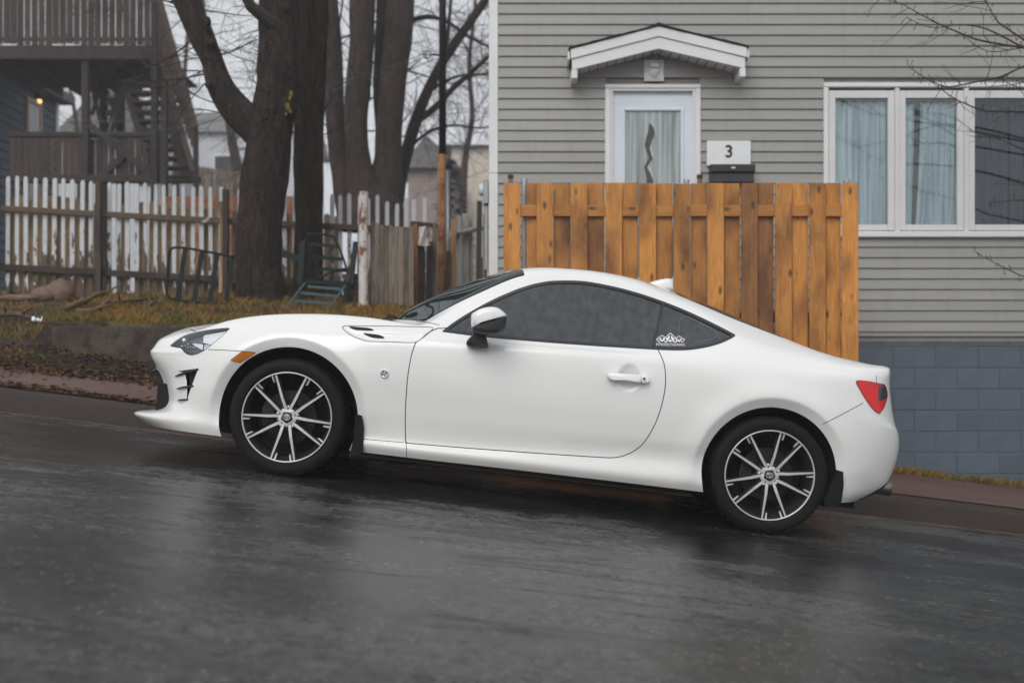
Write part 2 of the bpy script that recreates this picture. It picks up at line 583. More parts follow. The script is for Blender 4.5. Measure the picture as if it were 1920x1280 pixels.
for (x0, x1) in ((HX0, -.134), (HX1-.09, HX1)):
    b = MB().cbox((x0, YW-.022, wz_(640)), (x1-.001, YW+.25, 2.62), .004); hb(b, 'corner_board', M['white_trim'])
    b = MB().cbox((x0, YW-.022, 2.6235), (x1-.001, YW+.25, 7.2), .004); hb(b, 'corner_board', M['white_trim'])
k = 0
while zs0 + k*PITCH < 7.1:                    # the side wall toward the yard
    z = zs0 + k*PITCH
    b = MB(); prof = [(HX0-.006, z), (HX0-.009, z+.003), (HX0-.0085, z+.012), (HX0+.008, z+PITCH+.004), (HX0+.0095, z+PITCH+.004), (HX0+.0095, z)]
    n = len(prof)
    b.v = [(x, YW+.252, zz) for x, zz in prof] + [(x, YW+7.0, zz) for x, zz in prof]
    b.f = [tuple(range(n)), tuple(range(2*n-1, n-1, -1))] + [(i, i+n, (i+1) % n+n, (i+1) % n) for i in range(n)]
    hb(b, 'siding_board', M['siding'])
    k += 1
b = MB().box((HX0+.05, YW-.004, wz_(630)), (HX1-.05, YW+.03, wz_(622.6))); hb(b, 'starter_strip', M['siding'])

# foundation of painted blocks
found = MB().box((HX0+.02, YW+.030, -2.3), (HX1-.02, YW+.24, wz_(627)))
found = hb(found, 'foundation', M['mortar'])
bw, bh = 80.0*S, 39.8*S
tmpl = MB().cbox((.005, 0, .005), (bw-.005, .06, bh-.005), .0045).mesh('concrete_block')
tmpl.materials.append(M['block'])
half_ = MB().cbox((.004, 0, .004), (bw-.004, .06, 23*S), .006).mesh('concrete_block'); half_.materials.append(M['block'])
rb = random.Random(5)
row = 0
ztop = wz_(650)
while row < 15:
    z = wz_(650) - row*bh                   # top edge of the row's lower course
    off = wx_(1676) if row % 2 == 0 else wx_(1676)-bw/2
    i = -12
    while True:
        x = off + i*bw
        i += 1
        if x > HX1-.4: break
        if x < HX0: continue
        zz = z - bh
        if zz + bh < ground_z(x+bw, YW-.1): continue
        o = link('concrete_block', tmpl, None, found)
        o.location = (x-HO.x, YW+.0245-HO.y+rb.uniform(0, .003), zz-HO.z)
    row += 1
i = -12
while True:                                  # cut top course
    x = wx_(1654) + i*bw; i += 1
    if x > HX1-.4: break
    if x < HX0: continue
    o = link('concrete_block', half_, None, found)
    o.location = (x-HO.x, YW+.024-HO.y+rb.uniform(0, .004), wz_(650)-HO.z)

# --- door with moulded casing
door = hb(MB().box((DX0+.016, YW+.03, DZ0), (DX1-.016, YW+.034, DZ1)), 'door', M['white_door'])
def dpart(b, name, m, **k): return hb(b, name, m, door, **k)
x0, x1 = wx_(1148), wx_(1299); zt2 = wz_(181)
gx0, gx1, gz1 = wx_(1172.5), wx_(1276), wz_(208.5)
gz0 = 1.62
for (a, c, e, g) in [(x0, gx0-.012, DZ0, zt2), (gx1+.012, x1, DZ0, zt2), (gx0-.012, gx1+.012, gz1+.012, zt2), (gx0-.012, gx1+.012, DZ0, gz0-.012)]:
    dpart(MB().box((a, YW+.004, e), (c, YW+.028, g)), 'stile', M['white_door'])
for (a, c, e, g) in [(gx0-.034, gx0, gz0-.03, gz1+.034), (gx1, gx1+.034, gz0-.03, gz1+.034), (gx0, gx1, gz1, gz1+.034), (gx0, gx1, gz0-.034, gz0)]:
    dpart(MB().cbox((a, YW-.010, e), (c, YW+.020, g), .007), 'glazing_bead', M['white_door'])
dpart(MB().box((gx0, YW+.010, gz0), (gx1, YW+.014, gz1)), 'pane', M['pane'])
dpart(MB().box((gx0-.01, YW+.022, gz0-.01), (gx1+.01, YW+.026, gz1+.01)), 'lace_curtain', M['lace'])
# the clear wavy band set in the frosted pane
zig = [(1219,232),(1226,240),(1228,252),(1222,264),(1218,278),(1221,290),(1224,297),(1218,306),(1213,314),(1220,326),(1224,338),(1227,352)]
left = [(1217,232),(1216,244),(1212,258),(1209,272),(1213,284),(1217,296),(1213,304),(1208,312),(1211,324),(1213,336),(1211,352)]
poly = [(wx_(u), wz_(v)) for u, v in zig] + [(wx_(u), wz_(v)) for u, v in reversed(left)]
M['clear_band'] = plain('dark_clear_band', (.065,.066,.07), .15)
dpart(MB().prism(poly, YW+.0015, YW+.008), 'wavy_band', M['clear_band'])
M['bevel_glass'] = plain('bright_bevel_glass', (.55,.54,.50), .15)
edge = [(wx_(u)+.004, wz_(v)) for u, v in zig] + [(wx_(u)+.016+.010*math.sin(i*1.7), wz_(v)) for i, (u, v) in reversed(list(enumerate(zig)))]
dpart(MB().prism(edge, YW+.003, YW+.008), 'bevel_strip', M['bevel_glass'])
fo0, fo1, foz = wx_(1134), wx_(1313), wz_(159.5)
for (a, c, e, g) in [(fo0, wx_(1145), DZ0, foz-.042), (wx_(1302), fo1, DZ0, foz-.042), (fo0, fo1, foz-.040, foz)]:
    dpart(MB().cbox((a, YW-.034, e), (c, YW+.02, g), .006), 'casing', M['white_trim'])
for (a, c, e, g) in [(wx_(1145)+.001, wx_(1149), DZ0, foz-.058), (wx_(1298), wx_(1302)-.001, DZ0, foz-.058), (wx_(1145)+.001, wx_(1302)-.001, foz-.060, foz-.041)]:
    dpart(MB().box((a, YW-.022, e), (c, YW+.02, g)), 'stop_moulding', M['white_trim'])
hb(MB().cbox((fo0-.02, YW-.06, DZ0-.05), (fo1+.02, YW+.03, DZ0-.002), .005), 'door_sill', M['white_trim'])

# --- triple window
win = hb(MB().box((WX0, YW+.12, WZ0), (WX1, YW+.124, WZ1)), 'window', M['dark_room'])
def wpart(b, name, m, parent=win, **k): return hb(b, name, m, parent, **k)
o0, o1, oz1, oz0 = wx_(1543), wx_(1950), wz_(156.5), wz_(446)
wpart(MB().cbox((o0, YW-.036, oz1-.045), (o1, YW+.02, oz1), .006), 'head_casing', M['white_trim'])
wpart(MB().cbox((o0-.004, YW-.055, oz0), (o1+.004, YW+.02, oz0+.058), .008), 'sill', M['white_trim'])
for (a, c) in ((o0, wx_(1552)), (wx_(1941), o1)):
    wpart(MB().cbox((a, YW-.034, oz0+.059), (c, YW+.02, oz1-.046), .005), 'casing', M['white_trim'])
for ca in (1681, 1810.5):
    wpart(MB().cbox((wx_(ca-4.2), YW-.026, oz0+.059), (wx_(ca+4.2), YW+.02, oz1-.046), .004), 'mullion', M['vinyl'])
sash = [(1553, 1676.5, 1565.5, 1664), (1685.5, 1806, 1697, 1793.5), (1815, 1940, 1826.5, 1928)]
vt, vb, gt, gb_ = 170.5, 432.5, 185, 421.5
for i, (a, c, g0, g1) in enumerate(sash):
    sh = wpart(MB().box((wx_(g0), YW+.004, wz_(gb_)), (wx_(g1), YW+.008, wz_(gt))), 'pane', M['pane_dim'] if i == 2 else M['pane'])
    for (xa, xc, za, zc) in [(a, g0, vb, vt), (g1, c, vb, vt), (g0, g1, vb, gb_), (g0, g1, gt, vt)]:
        wpart(MB().cbox((wx_(xa)+.0005, YW-.018, wz_(za)+.0005), (wx_(xc)-.0005, YW+.02, wz_(zc)-.0005), .003), 'sash_frame', M['vinyl'], sh)
# curtains: hung cloth with real folds
def curtain(u0, u1, vtop, vbot, name='curtain', y=YW+.075, lean0=0, lean1=0):
    b = MB(); nx, nz = 60, 14
    for j in range(nz):
        t = j/(nz-1); z = wz_(vtop) + (wz_(vbot)-wz_(vtop))*t
        for i in range(nx):
            s_ = i/(nx-1)
            a = wx_(u0)+lean0*t*t; c = wx_(u1)+lean1*t*t
            x = a + (c-a)*s_
            w = .016*math.sin(s_*(c-a)*95 + 1.3*math.sin(s_*9+u0)) + .010*math.sin(s_*(c-a)*41+u0) + .006*math.sin(t*2+s_*20)
            b.v.append((x, y + w*(.55+.45*t), z + .006*math.sin(s_*40)*(1-t)))
    for j in range(nz-1):
        for i in range(nx-1):
            b.f.append((j*nx+i, j*nx+i+1, (j+1)*nx+i+1, (j+1)*nx+i))
    wpart(b, name, M['curtain'], win, smooth=True)
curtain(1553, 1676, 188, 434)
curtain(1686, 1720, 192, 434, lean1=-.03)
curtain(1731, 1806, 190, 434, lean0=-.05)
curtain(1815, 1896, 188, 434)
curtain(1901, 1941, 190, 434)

# --- gabled hood over the door
can = bpy.data.objects.new('door_hood', None); COL.objects.link(can)
can.parent = house
def cpart(b, name, m, **k):
    return hb(b, name, m, can, **k)
YC = 10.06; SCN = YC/FPX
def hx(u): return (u-960)*SCN
def hz(v): return CAMZ + (HOR-v)*SCN
pk = hx(1235)
xl, xr = hx(1069), hx(1401)
def slab(x0, x1, zpk, zl, zr, th_pk, th_e, ya, yb, name, m):
    poly = [(x0, zl), (pk, zpk), (x1, zr), (x1, zr-th_e), (pk, zpk-th_pk), (x0, zl-th_e)]
    cpart(MB().prism(poly, ya, yb), name, m)
zp, zl, zr = hz(50), hz(92.5), hz(89.5)
slab(xl+.006, xr-.006, zp-.004, zl-.004, zr-.004, .088, .088, YC-.012, YC+.02, 'fascia', M['white_trim'])
slab(xl+.018, xr-.02, zp-.094, zl-.094, zr-.094, .112, .10, YC+.003, YC+.035, 'barge_board', M['white_trim'])
slab(xl+.03, xr-.03, zp-.15, zl-.15, zr-.15, .04, .04, YC+.036, YW-.001, 'soffit', M['vinyl'])
for i in range(9):
    f = (i+.5)/9
    for (xa, za) in ((xl, zl), (xr, zr)):
        x = pk + (xa-pk)*f*.93; z = zp + (za-zp)*f*.93 - .194
        cpart(MB().box((x-.004, YC+.05, z-.004), (x+.004, YW-.002, z+.001)), 'soffit_groove', M['mortar'])
for (xa, za, sg) in ((xl, zl, 1), (xr, zr, -1)):
    cpart(MB().cbox((min(xa+sg*.012, xa+sg*.07), YC+.002, za-.275), (max(xa+sg*.012, xa+sg*.07), YW-.004, za-.19), .006), 'eave_return', M['white_trim'])
    cpart(MB().cbox((xa-.022 if sg > 0 else xa+.001, YC-.005, za-.10), (xa-.001 if sg > 0 else xa+.022, YW-.004, za-.02), .006), 'drip_edge', M['white_trim'])
rsx = random.Random(9)
for sg, xa, za in ((-1, xl, zl), (1, xr, zr)):
    n = 7
    for i in range(n):
        f0, f1 = i/n, (i+1.12)/n
        xA, zA = pk + (xa-pk)*f0, zp + (za-zp)*f0 + .006 + .010
        xB, zB = pk + (xa-pk)*f1*1.0, zp + (za-zp)*f1 + .006 + rsx.uniform(0, .004)
        poly = [(xA, zA-.008), (xB, zB-.004), (xB, zB+.006), (xA, zA+.001)]
        cpart(MB().prism(poly, YC-.03+rsx.uniform(-.006, .006), YW-.002), 'shingle', M['shingle'])
cpart(MB().prism([(pk-.10, zp-.012), (pk, zp+.022), (pk+.10, zp-.012), (pk+.10, zp-.004), (pk, zp+.032), (pk-.10, zp-.004)], YC-.028, YW-.002), 'ridge_cap', M['shingle'])
# gable infill and the light plate under it
cpart(MB().prism([(hx(1100), hz(124)), (pk, hz(92)), (hx(1372), hz(124))], YW-.014, YW-.003), 'gable_panel', M['siding'])
pl = hb(MB().cbox((wx_(1207), YW-.030, wz_(154)), (wx_(1244), YW-.017, wz_(114)), .004), 'light_plate', M['vinyl'], house)
hb(MB().cbox((wx_(1212), YW-.038, wz_(150)), (wx_(1239), YW-.031, wz_(119)), .003), 'plate_rim', M['vinyl'], pl)
hb(MB().lathe([(.001,-.012),(.05,-.010),(.055,0),(.055,.012)], 24, 'y', (wx_(1225.5), YW-.042, wz_(137))), 'lamp_base', M['vinyl'], pl, smooth=True)
hb(MB().cbox((wx_(1217), YW-.075, wz_(130)), (wx_(1234), YW-.038, wz_(121)), .008), 'lamp_cap', M['vinyl'], pl)

# --- mailbox with the house number
mb = thing('mailbox', 'black wall mailbox under a white plate with the number 3', 'mailbox', (wx_(1367), YW-.02, wz_(345)))
def mpart(b, name, m, **k):
    o = Vector(mb.location); b.v = [(p[0]-o.x, p[1]-o.y, p[2]-o.z) for p in b.v]
    return b.build(name, m, mb, **k)
mpart(MB().cbox((wx_(1324), YW-.045, wz_(312.5)), (wx_(1406), YW-.017, wz_(266)), .005), 'number_plate', M['white_panel'])
mpart(MB().prism([(YW-.13, wz_(345)), (YW-.017, wz_(352)), (YW-.017, wz_(313.5)), (YW-.12, wz_(322))], wx_(1328.5), wx_(1408), 'yz'), 'box', M['black'])
mpart(MB().cbox((wx_(1326), YW-.150, wz_(328)), (wx_(1410), YW-.125, wz_(313.5)), .006), 'lid', M['black'])
mpart(MB().cbox((wx_(1365), YW-.153, wz_(321.6)), (wx_(1373), YW-.150, wz_(319)), .0012), 'lid_mark', M['white_panel'])
def text_mesh(body, size, extrude=.001, bold=0):
    cu = bpy.data.curves.new('lettering', 'FONT')
    cu.body = body; cu.size = size; cu.extrude = extrude; cu.align_x = 'CENTER'; cu.align_y = 'CENTER'; cu.offset = bold
    tmp = bpy.data.objects.new('lettering', cu); COL.objects.link(tmp)
    bpy.context.view_layer.update()
    me = bpy.data.meshes.new_from_object(tmp.evaluated_get(bpy.context.evaluated_depsgraph_get()))
    bpy.data.objects.remove(tmp)
    return me
me = text_mesh('3', .165, .002, .003); me.materials.append(M['black'])
o = link('house_number', me, None, mb)
o.rotation_euler = (R(90), 0, 0)
o.location = Vector((wx_(1365), YW-.0475, wz_(287))) - Vector(mb.location)
# electricity meter on the house corner
me_ = thing('electric_meter', 'round glass electricity meter on the side wall at the house corner', 'meter', (HX0-.010, 10.62, px(912, 356, 10.62).z))
M['grey_metal'] = plain('grey_metal', (.33,.35,.36), .4, .7)
M['meter_glass'] = plain('meter_glass', (.62,.65,.66), .12)
MB().lathe([(.001,-.105),(.045,-.10),(.06,-.085),(.063,-.062),(.063,-.052)], 24, 'x').build('glass_dome', M['meter_glass'], me_, smooth=True)
MB().cbox((-.054, -.075, -.15), (0, .075, .085), .006).build('meter_box', M['grey_metal'], me_)
MB().cbox((-.045, -.02, -.8), (-.005, .02, -.151), .006).build('conduit', M['grey_metal'], me_)

# ---------------------------------------------------------------- new wooden fence before the door
def wood_mat(name, c1, c2, dark, knots=True, rough=.55, grain=1.0, objv=.25):
    m, nt, b = new_mat(name)
    rnd = objrand(nt)
    tc = nt.nodes.new('ShaderNodeTexCoord')
    off = nt.nodes.new('ShaderNodeCombineXYZ')
    nt.links.new(math_n(nt, 'MULTIPLY', rnd, 37.0), off.inputs[0]); nt.links.new(math_n(nt, 'MULTIPLY', rnd, 91.0), off.inputs[2])
    add = nt.nodes.new('ShaderNodeVectorMath'); add.operation = 'ADD'
    nt.links.new(tc.outputs['Object'], add.inputs[0]); nt.links.new(off.outputs[0], add.inputs[1])
    mp = nt.nodes.new('ShaderNodeMapping'); mp.inputs['Scale'].default_value = (1, 1, .055)
    nt.links.new(add.outputs[0], mp.inputs[0])
    mp2 = nt.nodes.new('ShaderNodeMapping'); mp2.inputs['Scale'].default_value = (1, 1, .45)
    nt.links.new(add.outputs[0], mp2.inputs[0])
    g1 = noise(nt, mp.outputs[0], 38*grain, 6, .6, 1.6)
    g2 = noise(nt, mp.outputs[0], 130*grain, 4, .6)
    big = noise(nt, mp2.outputs[0], 4, 4, .5)
    col = ramp(nt, g1, [(.25, c1), (.75, c2)]).outputs[0]
    col = mix(nt, .55, col, ramp(nt, g2, [(.3, .5), (.65, 1.2)]).outputs[0], 'MULTIPLY')
    col = mix(nt, ramp(nt, big, [(.46, 0), (.70, .9)]).outputs[0], col, dark)
    if knots:
        vo = nt.nodes.new('ShaderNodeTexVoronoi'); vo.inputs['Scale'].default_value = 11
        nt.links.new(mp2.outputs[0], vo.inputs['Vector'])
        kmask = ramp(nt, vo.outputs['Distance'], [(.08, 1), (.24, 0)]).outputs[0]
        pick = ramp(nt, vo.outputs['Color'], [(.46, 0), (.5, 1)]).outputs[0]
        km = math_n(nt, 'MULTIPLY', kmask, pick)
        col = mix(nt, math_n(nt, 'MULTIPLY', km, .85), col, tuple(x*.35 for x in dark))
    vv = math_n(nt, 'ADD', math_n(nt, 'MULTIPLY', rnd, 2*objv), 1-objv)
    col = mix(nt, 1, col, vv, 'MULTIPLY')
    nt.links.new(col, b.inputs['Base Color'])
    b.inputs['Roughness'].default_value = rough
    bump(nt, b, g1, .25, .004)
    return m
M['cedar'] = wood_mat('new_treated_pine', (.44,.165,.026), (.62,.275,.054), (.11,.034,.006))
M['cedar_dark'] = wood_mat('stained_treated_pine', (.20,.075,.018), (.40,.165,.042), (.07,.026,.008), objv=.12)
M['galv'] = plain('galvanised_steel', (.42,.45,.47), .38, .85, var=.2, scale=30)
YF = 9.0; SF = YF/FPX
def fxx(u): return (u-960)*SF
def fzz(v): return CAMZ + (HOR-v)*SF
fence = thing('board_fence', 'new orange wooden board on board fence in front of the house door', 'fence', (fxx(1278), YF, -.1))
FO = Vector(fence.location)
def fb(b, name, m, parent=fence, **k):
    b.v = [(p[0]-FO.x, p[1]-FO.y, p[2]-FO.z) for p in b.v]
    return b.build(name, m, parent, **k)
front = [(115,197),(275,355),(443,523),(610,692),(775,857),(942,1023),(1108,1187),(1272,1352),(1437,1518),(1603,1683),(1762,1842)]
back = [(226,300),(358,440),(523,603),(692,768),(857,935),(1025,1103),(1187,1264),(1352,1427),(1518,1595),(1683,1755)]
rf = random.Random(11)
zbot = .42
def board(x0, x1, y0, y1, z0, z1, name, mat_='cedar'):
    "each board has its own origin so that its grain is its own"
    c = Vector(((x0+x1)/2, y0, z0))
    b = MB().cbox((x0-c.x, 0, 0), (x1-c.x, y1-y0, z1-z0), .004)
    # slight cup and bow
    tw = rf.uniform(-.004, .004)
    b.v = [(p[0], p[1] + tw*(p[0]/.07)*(p[2]/(z1-z0)), p[2]) for p in b.v]
    o = b.build(name, M[mat_], fence)
    o.location = c - FO
    return o
U = lambda z: 900 + z/2.5946
for (a, c) in front:
    board(fxx(U(a)), fxx(U(c)), YF, YF+.019, zbot+rf.uniform(-.02, .02)-.1*(U(a)-1278)*SF*.0, fzz(343+rf.uniform(-.8, 1.2)), 'board', 'cedar_dark' if a == 1272 else 'cedar')
for (a, c) in back:
    board(fxx(U(a))*1.0075, fxx(U(c))*1.0075, YF+.062, YF+.081, zbot+rf.uniform(-.02, .02), fzz(343+rf.uniform(-.8, 1.2))+.012, 'board', 'cedar_dark' if a == 1352 else 'cedar')
for (va, vb_) in ((383.6, 404.8), (664, 687)):
    x0, x1 = fxx(948), fxx(1608)
    c = Vector(((x0+x1)/2, YF+.021, fzz(vb_)))
    # lay the grain along the rail: build it upright, then turn it
    b = MB().cbox((-.048, 0, -(x1-x0)/2), (.048, .038, (x1-x0)/2), .003)
    o = b.build('rail', M['cedar'], fence)
    o.rotation_euler = (0, R(90), 0)
    o.location = Vector((c.x, c.y, (fzz(va)+fzz(vb_))/2)) - FO
for u in (983, 1287, 1587):
    X = fxx(u)*1.018
    b = MB().lathe([(.021, -.45), (.021, fzz(341)+.02), (.0265, fzz(341)+.021), (.0265, fzz(337)+.03), (.001, fzz(336.5)+.034)], 16, 'z', (X, YF+.165 if u != 983 else YF+.115, 0))
    fb(b, 'post', M['galv'], smooth=False)
# porch landing and its two capped posts behind the fence
M['porch_wood'] = wood_mat('porch_wood', (.20,.12,.065), (.30,.19,.11), (.10,.06,.03), True, .65)
porch = thing('porch_landing', 'low wooden landing at the door behind the orange fence', 'porch', (1.4, YF+.2, 0))
PO = Vector(porch.location)
def pb(b, name, m, parent=porch):
    b.v = [(p[0]-PO.x, p[1]-PO.y, p[2]-PO.z) for p in b.v]; return b.build(name, m, parent)
yy = YF+.22; nb = 8
for i in range(nb):
    y0 = yy + (YW-.07-yy)*i/nb; y1 = yy + (YW-.07-yy)*(i+1)/nb - .006
    pb(MB().cbox((.02, y0, 1.18), (2.86, y1, 1.215), .004), 'deck_board', M['porch_wood'])
for X in (.06, 1.4, 2.8):
    for y in (yy+.03, YW-.16):
        pb(MB().box((X-.04, y, -.4), (X+.04, y+.08, 1.178)), 'post', M['porch_wood'])
for u in (957.5, 1312):
    X = (u-960)*(YW-.22)/FPX; z = CAMZ + (HOR-335)*(YW-.22)/FPX
    p = pb(MB().cbox((X-.022, YW-.24, 1.216), (X+.022, YW-.20, z), .003), 'rail_post', M['porch_wood'])
    pb(MB().cbox((X-.027, YW-.247, z+.001), (X+.027, YW-.193, z+.036), .006), 'post_cap', M['black'], p)

# ---------------------------------------------------------------- old white picket fence
def peel_mat(name, thr, seed=0):
    m, nt, b = new_mat(name)
    rnd = objrand(nt)
    tc = nt.nodes.new('ShaderNodeTexCoord')
    off = nt.nodes.new('ShaderNodeCombineXYZ')
    nt.links.new(math_n(nt, 'MULTIPLY', rnd, 53.0), off.inputs[0]); nt.links.new(math_n(nt, 'MULTIPLY', rnd, 71.0), off.inputs[2])
    add = nt.nodes.new('ShaderNodeVectorMath'); add.operation = 'ADD'
    nt.links.new(tc.outputs['Object'], add.inputs[0]); nt.links.new(off.outputs[0], add.inputs[1])
    mp = nt.nodes.new('ShaderNodeMapping'); mp.inputs['Scale'].default_value = (1, 1, .28)
    nt.links.new(add.outputs[0], mp.inputs[0])
    n1 = noise(nt, mp.outputs[0], 16, 6, .65, .4)
    n2 = noise(nt, mp.outputs[0], 60, 4, .6)
    sep = nt.nodes.new('ShaderNodeSeparateXYZ'); nt.links.new(tc.outputs['Object'], sep.inputs[0])
    # the paint has weathered off from the foot upwards
    hgt = math_n(nt, 'MULTIPLY', math_n(nt, 'SUBTRACT', sep.outputs[2], .78), .32)
    wear = math_n(nt, 'SUBTRACT', n1, hgt)
    wear = math_n(nt, 'ADD', wear, math_n(nt, 'MULTIPLY', math_n(nt, 'SUBTRACT', rnd, .5), .13))
    paint = ramp(nt, wear, [(thr, 1), (thr+.02, 0)]).outputs[0]
    bare = ramp(nt, n2, [(.3, (.055,.038,.026)), (.7, (.15,.105,.070))]).outputs[0]
    white = ramp(nt, n2, [(.3, (.50,.51,.53)), (.7, (.66,.67,.69))]).outputs[0]
    nt.links.new(mix(nt, paint, bare, white), b.inputs['Base Color'])
    b.inputs['Roughness'].default_value = .75
    bump(nt, b, math_n(nt, 'ADD', n2, math_n(nt, 'MULTIPLY', paint, .6)), .5, .006)
    return m
M['peel'] = peel_mat('peeling_white_paint', .60)
M['peel_rail'] = peel_mat('peeling_rail_paint', .46)
M['greywood'] = wood_mat('weathered_grey_wood', (.13,.10,.078), (.25,.205,.165), (.06,.043,.034), False, .85, .9, .3)
M['tanwood'] = wood_mat('weathered_tan_wood', (.30,.205,.115), (.46,.33,.20), (.12,.085,.05), False, .85, .9, .25)
M['darkwood'] = wood_mat('weathered_dark_wood', (.045,.032,.024), (.09,.065,.048), (.03,.022,.018), False, .85, .9, .3)
YP = 13.0; SP = YP/FPX
pick = thing('picket_fence', 'long white picket fence with peeling paint behind the two trees', 'fence', ((60-960)*SP, YP, yard_z(-5, YP)))
PKO = Vector(pick.location)
def ptop(u): return 328 + (u/440.)*25 - max(0, u-440)*.008
rp = random.Random(21)
def gz(X, Y): return ground_z(X, Y)
def picket(u, w, y, v_top, m, name, zb=None, thick=.018, point=True):
    X = (u-960)*y/FPX; zt = CAMZ + (HOR-v_top)*y/FPX
    z0 = gz(X, y)+.04 if zb is None else zb
    hh = zt-z0; w2 = w/2
    poly = [(-w2, 0), (w2, 0), (w2, hh-.03), (w2*.55, hh-rp.uniform(0, .01)), (-w2*.5, hh-rp.uniform(0, .012)), (-w2, hh-.035)]
    o = MB().prism(poly, 0, thick).build(name, m, pick)
    o.location = Vector((X, y, z0)) - PKO
    o.rotation_euler = (0, rp.uniform(-.012, .012), 0)
    return o
u = -420.0; i = 0
posts = [-401, -203, -5, 192, 428, 602]
while u < 800:
    v = ptop(u) + rp.uniform(-2.5, 2.5)
    if 690 < u: v += rp.uniform(0, 4) + (10 if rp.random() < .2 else 0)
    if not any(abs(u-p) < 7 for p in posts):
        picket(u, .050+rp.uniform(-.006, .006), YP, v, M['peel'], 'picket')
    ub = u + 8.7
    if rp.random() < .9 and u < 640:
        picket(ub, .062+rp.uniform(-.008, .008), YP+.075, v+38+rp.uniform(-5, 5), M['tanwood'], 'back_board')
    u += 17.35; i += 1
for (va, hgt) in ((57, 10.5), (166, 12)):
    for (ua, ub) in ((-425, -203), (-203, -5), (-5, 192), (192, 428), (428, 602), (602, 800)):
        y = YP-.056
        L = (ub-ua)*y/FPX; um = (ua+ub)/2
        za = CAMZ+(HOR-(ptop(ua)+va))*y/FPX; zb2 = CAMZ+(HOR-(ptop(ub)+va))*y/FPX
        X = (um-960)*y/FPX; ang = math.atan2(zb2-za, L)
        h = hgt*y/FPX
        o = MB().cbox((-h/2, 0, -L/2), (h/2, .052, L/2-.004), .004).build('rail', M['peel_rail'] if va < 100 else M['darkwood'], pick)
        o.location = Vector((X, y, (za+zb2)/2 - h/2)) - PKO
        o.rotation_euler = (0, R(90)-ang, 0)
for p in posts:
    X = (p-960)*YP/FPX; zt = CAMZ + (HOR-ptop(p)-6)*YP/FPX
    z0 = gz(X, YP)-.1
    o = MB().cbox((-.034, 0, 0), (.034, .08, zt-z0), .006).build('post', M['darkwood'], pick)
    o.location = Vector((X, YP-.15, z0)) - PKO
# a pale pole stuck beside the fence
pp = px(415, 566, 12.9)
tag(MB().tube([(0,0,-.1),(0.01,0,1.0),(0,0,(566-378)*12.9/FPX)], .032, 10).build('pole', M['tanwood']), 'bare pale wooden pole standing beside the slatted metal frame', 'pole').location = (pp.x, 12.9, pp.z)

# ---------------------------------------------------------------- rusty post, grey board gate and the junk fence beside the house
def rust_mat(name, paint, thr):
    m, nt, b = new_mat(name)
    v = coords(nt, scale=(1, 1, .55))
    n1 = noise(nt, v, 7, 6, .68, .5); n2 = noise(nt, v, 34, 5, .7)
    rust = ramp(nt, n2, [(.3, (.05,.025,.015)), (.55, (.27,.09,.03)), (.8, (.45,.17,.05))]).outputs[0]
    wht = ramp(nt, n2, [(.35, tuple(.7*x for x in paint)), (.6, paint)]).outputs[0]
    spots = ramp(nt, n2, [(.60, 1), (.66, .2)]).outputs[0]
    k = math_n(nt, 'MULTIPLY', ramp(nt, n1, [(thr, 1), (thr+.05, 0)]).outputs[0], spots)
    nt.links.new(mix(nt, k, rust, wht), b.inputs['Base Color'])
    b.inputs['Roughness'].default_value = .7
    bump(nt, b, math_n(nt, 'ADD', n2, k), .5, .008)
    return m
M['rustpost'] = rust_mat('rusty_white_paint', (.66,.63,.60), .52)
M['rust'] = rust_mat('rust', (.30,.16,.09), .45)
Yr = 10.9
p = px(681.5, 592, Yr); zt = px(681, 360, Yr).z; zg = gz(p.x, Yr)
w = 9.0*Yr/FPX
tag(MB().lathe([(w, -.2), (w, (zt-zg)), (w*.86, zt-zg+.002), (w*.84, zt-zg-.12)], 24, 'z').build('rusty_post', M['rustpost'], sharp=40),
    'thick white steel post streaked with orange rust beside the grey board gate', 'post').location = (p.x, Yr, zg)
gate = thing('board_gate', 'weathered grey gate of narrow upright boards beside the rusty white post', 'gate', px(734, 590, 11.0))
GO = Vector(gate.location)
rg = random.Random(4)
u = 694
while u < 772:
    wpx = rg.uniform(7.5, 10.5)
    X0, X1 = (u-960)*11.0/FPX, (u+wpx-.5-960)*11.0/FPX
    vt_ = 418 + (u-694)*.16 + rg.uniform(-2, 2)
    z1 = CAMZ+(HOR-vt_)*11.0/FPX; z0 = gz(X0, 11.0)+.03
    o = MB().cbox((0, 0, 0), (X1-X0, .02, z1-z0), .003).build('board', M['greywood'], gate)
    o.location = Vector((X0, 11.0+rg.uniform(0, .012), z0)) - GO
    u += wpx
for v in (450, 545):
    X0, X1 = (694-960)*11.03/FPX, (771-960)*11.03/FPX; z = CAMZ+(HOR-v)*11.03/FPX
    o = MB().cbox((-.045, 0, 0), (.045, .035, X1-X0), .004).build('ledge', M['darkwood'], gate)
    o.location = Vector((X0, 11.04, z)) - GO; o.rotation_euler = (0, R(90), 0)
junk = thing('junk_fence', 'ramshackle fence of mismatched old boards between the gate and the house', 'fence', px(845, 560, 11.6))
JO = Vector(junk.location)
specs = [(772,783,420,11.3,'rustb'),(783,797,432,11.4,'dark'),(797,809,452,11.5,'dark'),(810,819,420,11.6,'grey'),(834,843,470,11.8,'dark'),
         (842,853,410,11.9,'orange'),(853,866,404,12.1,'pale'),(866,879,400,12.2,'pale'),(879,889,398,12.3,'pale'),(891,901,376,11.5,'dark'),(900,908,482,11.4,'dark'),
         (908,914,402,11.7,'grey')]
M['palewood'] = wood_mat('pale_worn_paint_wood', (.30,.28,.255), (.46,.44,.41), (.16,.14,.12), False, .85, .9, .15)
M['orangewood'] = wood_mat('orange_stained_wood', (.30,.17,.08), (.44,.26,.13), (.15,.08,.04), False, .8, .9, .15)
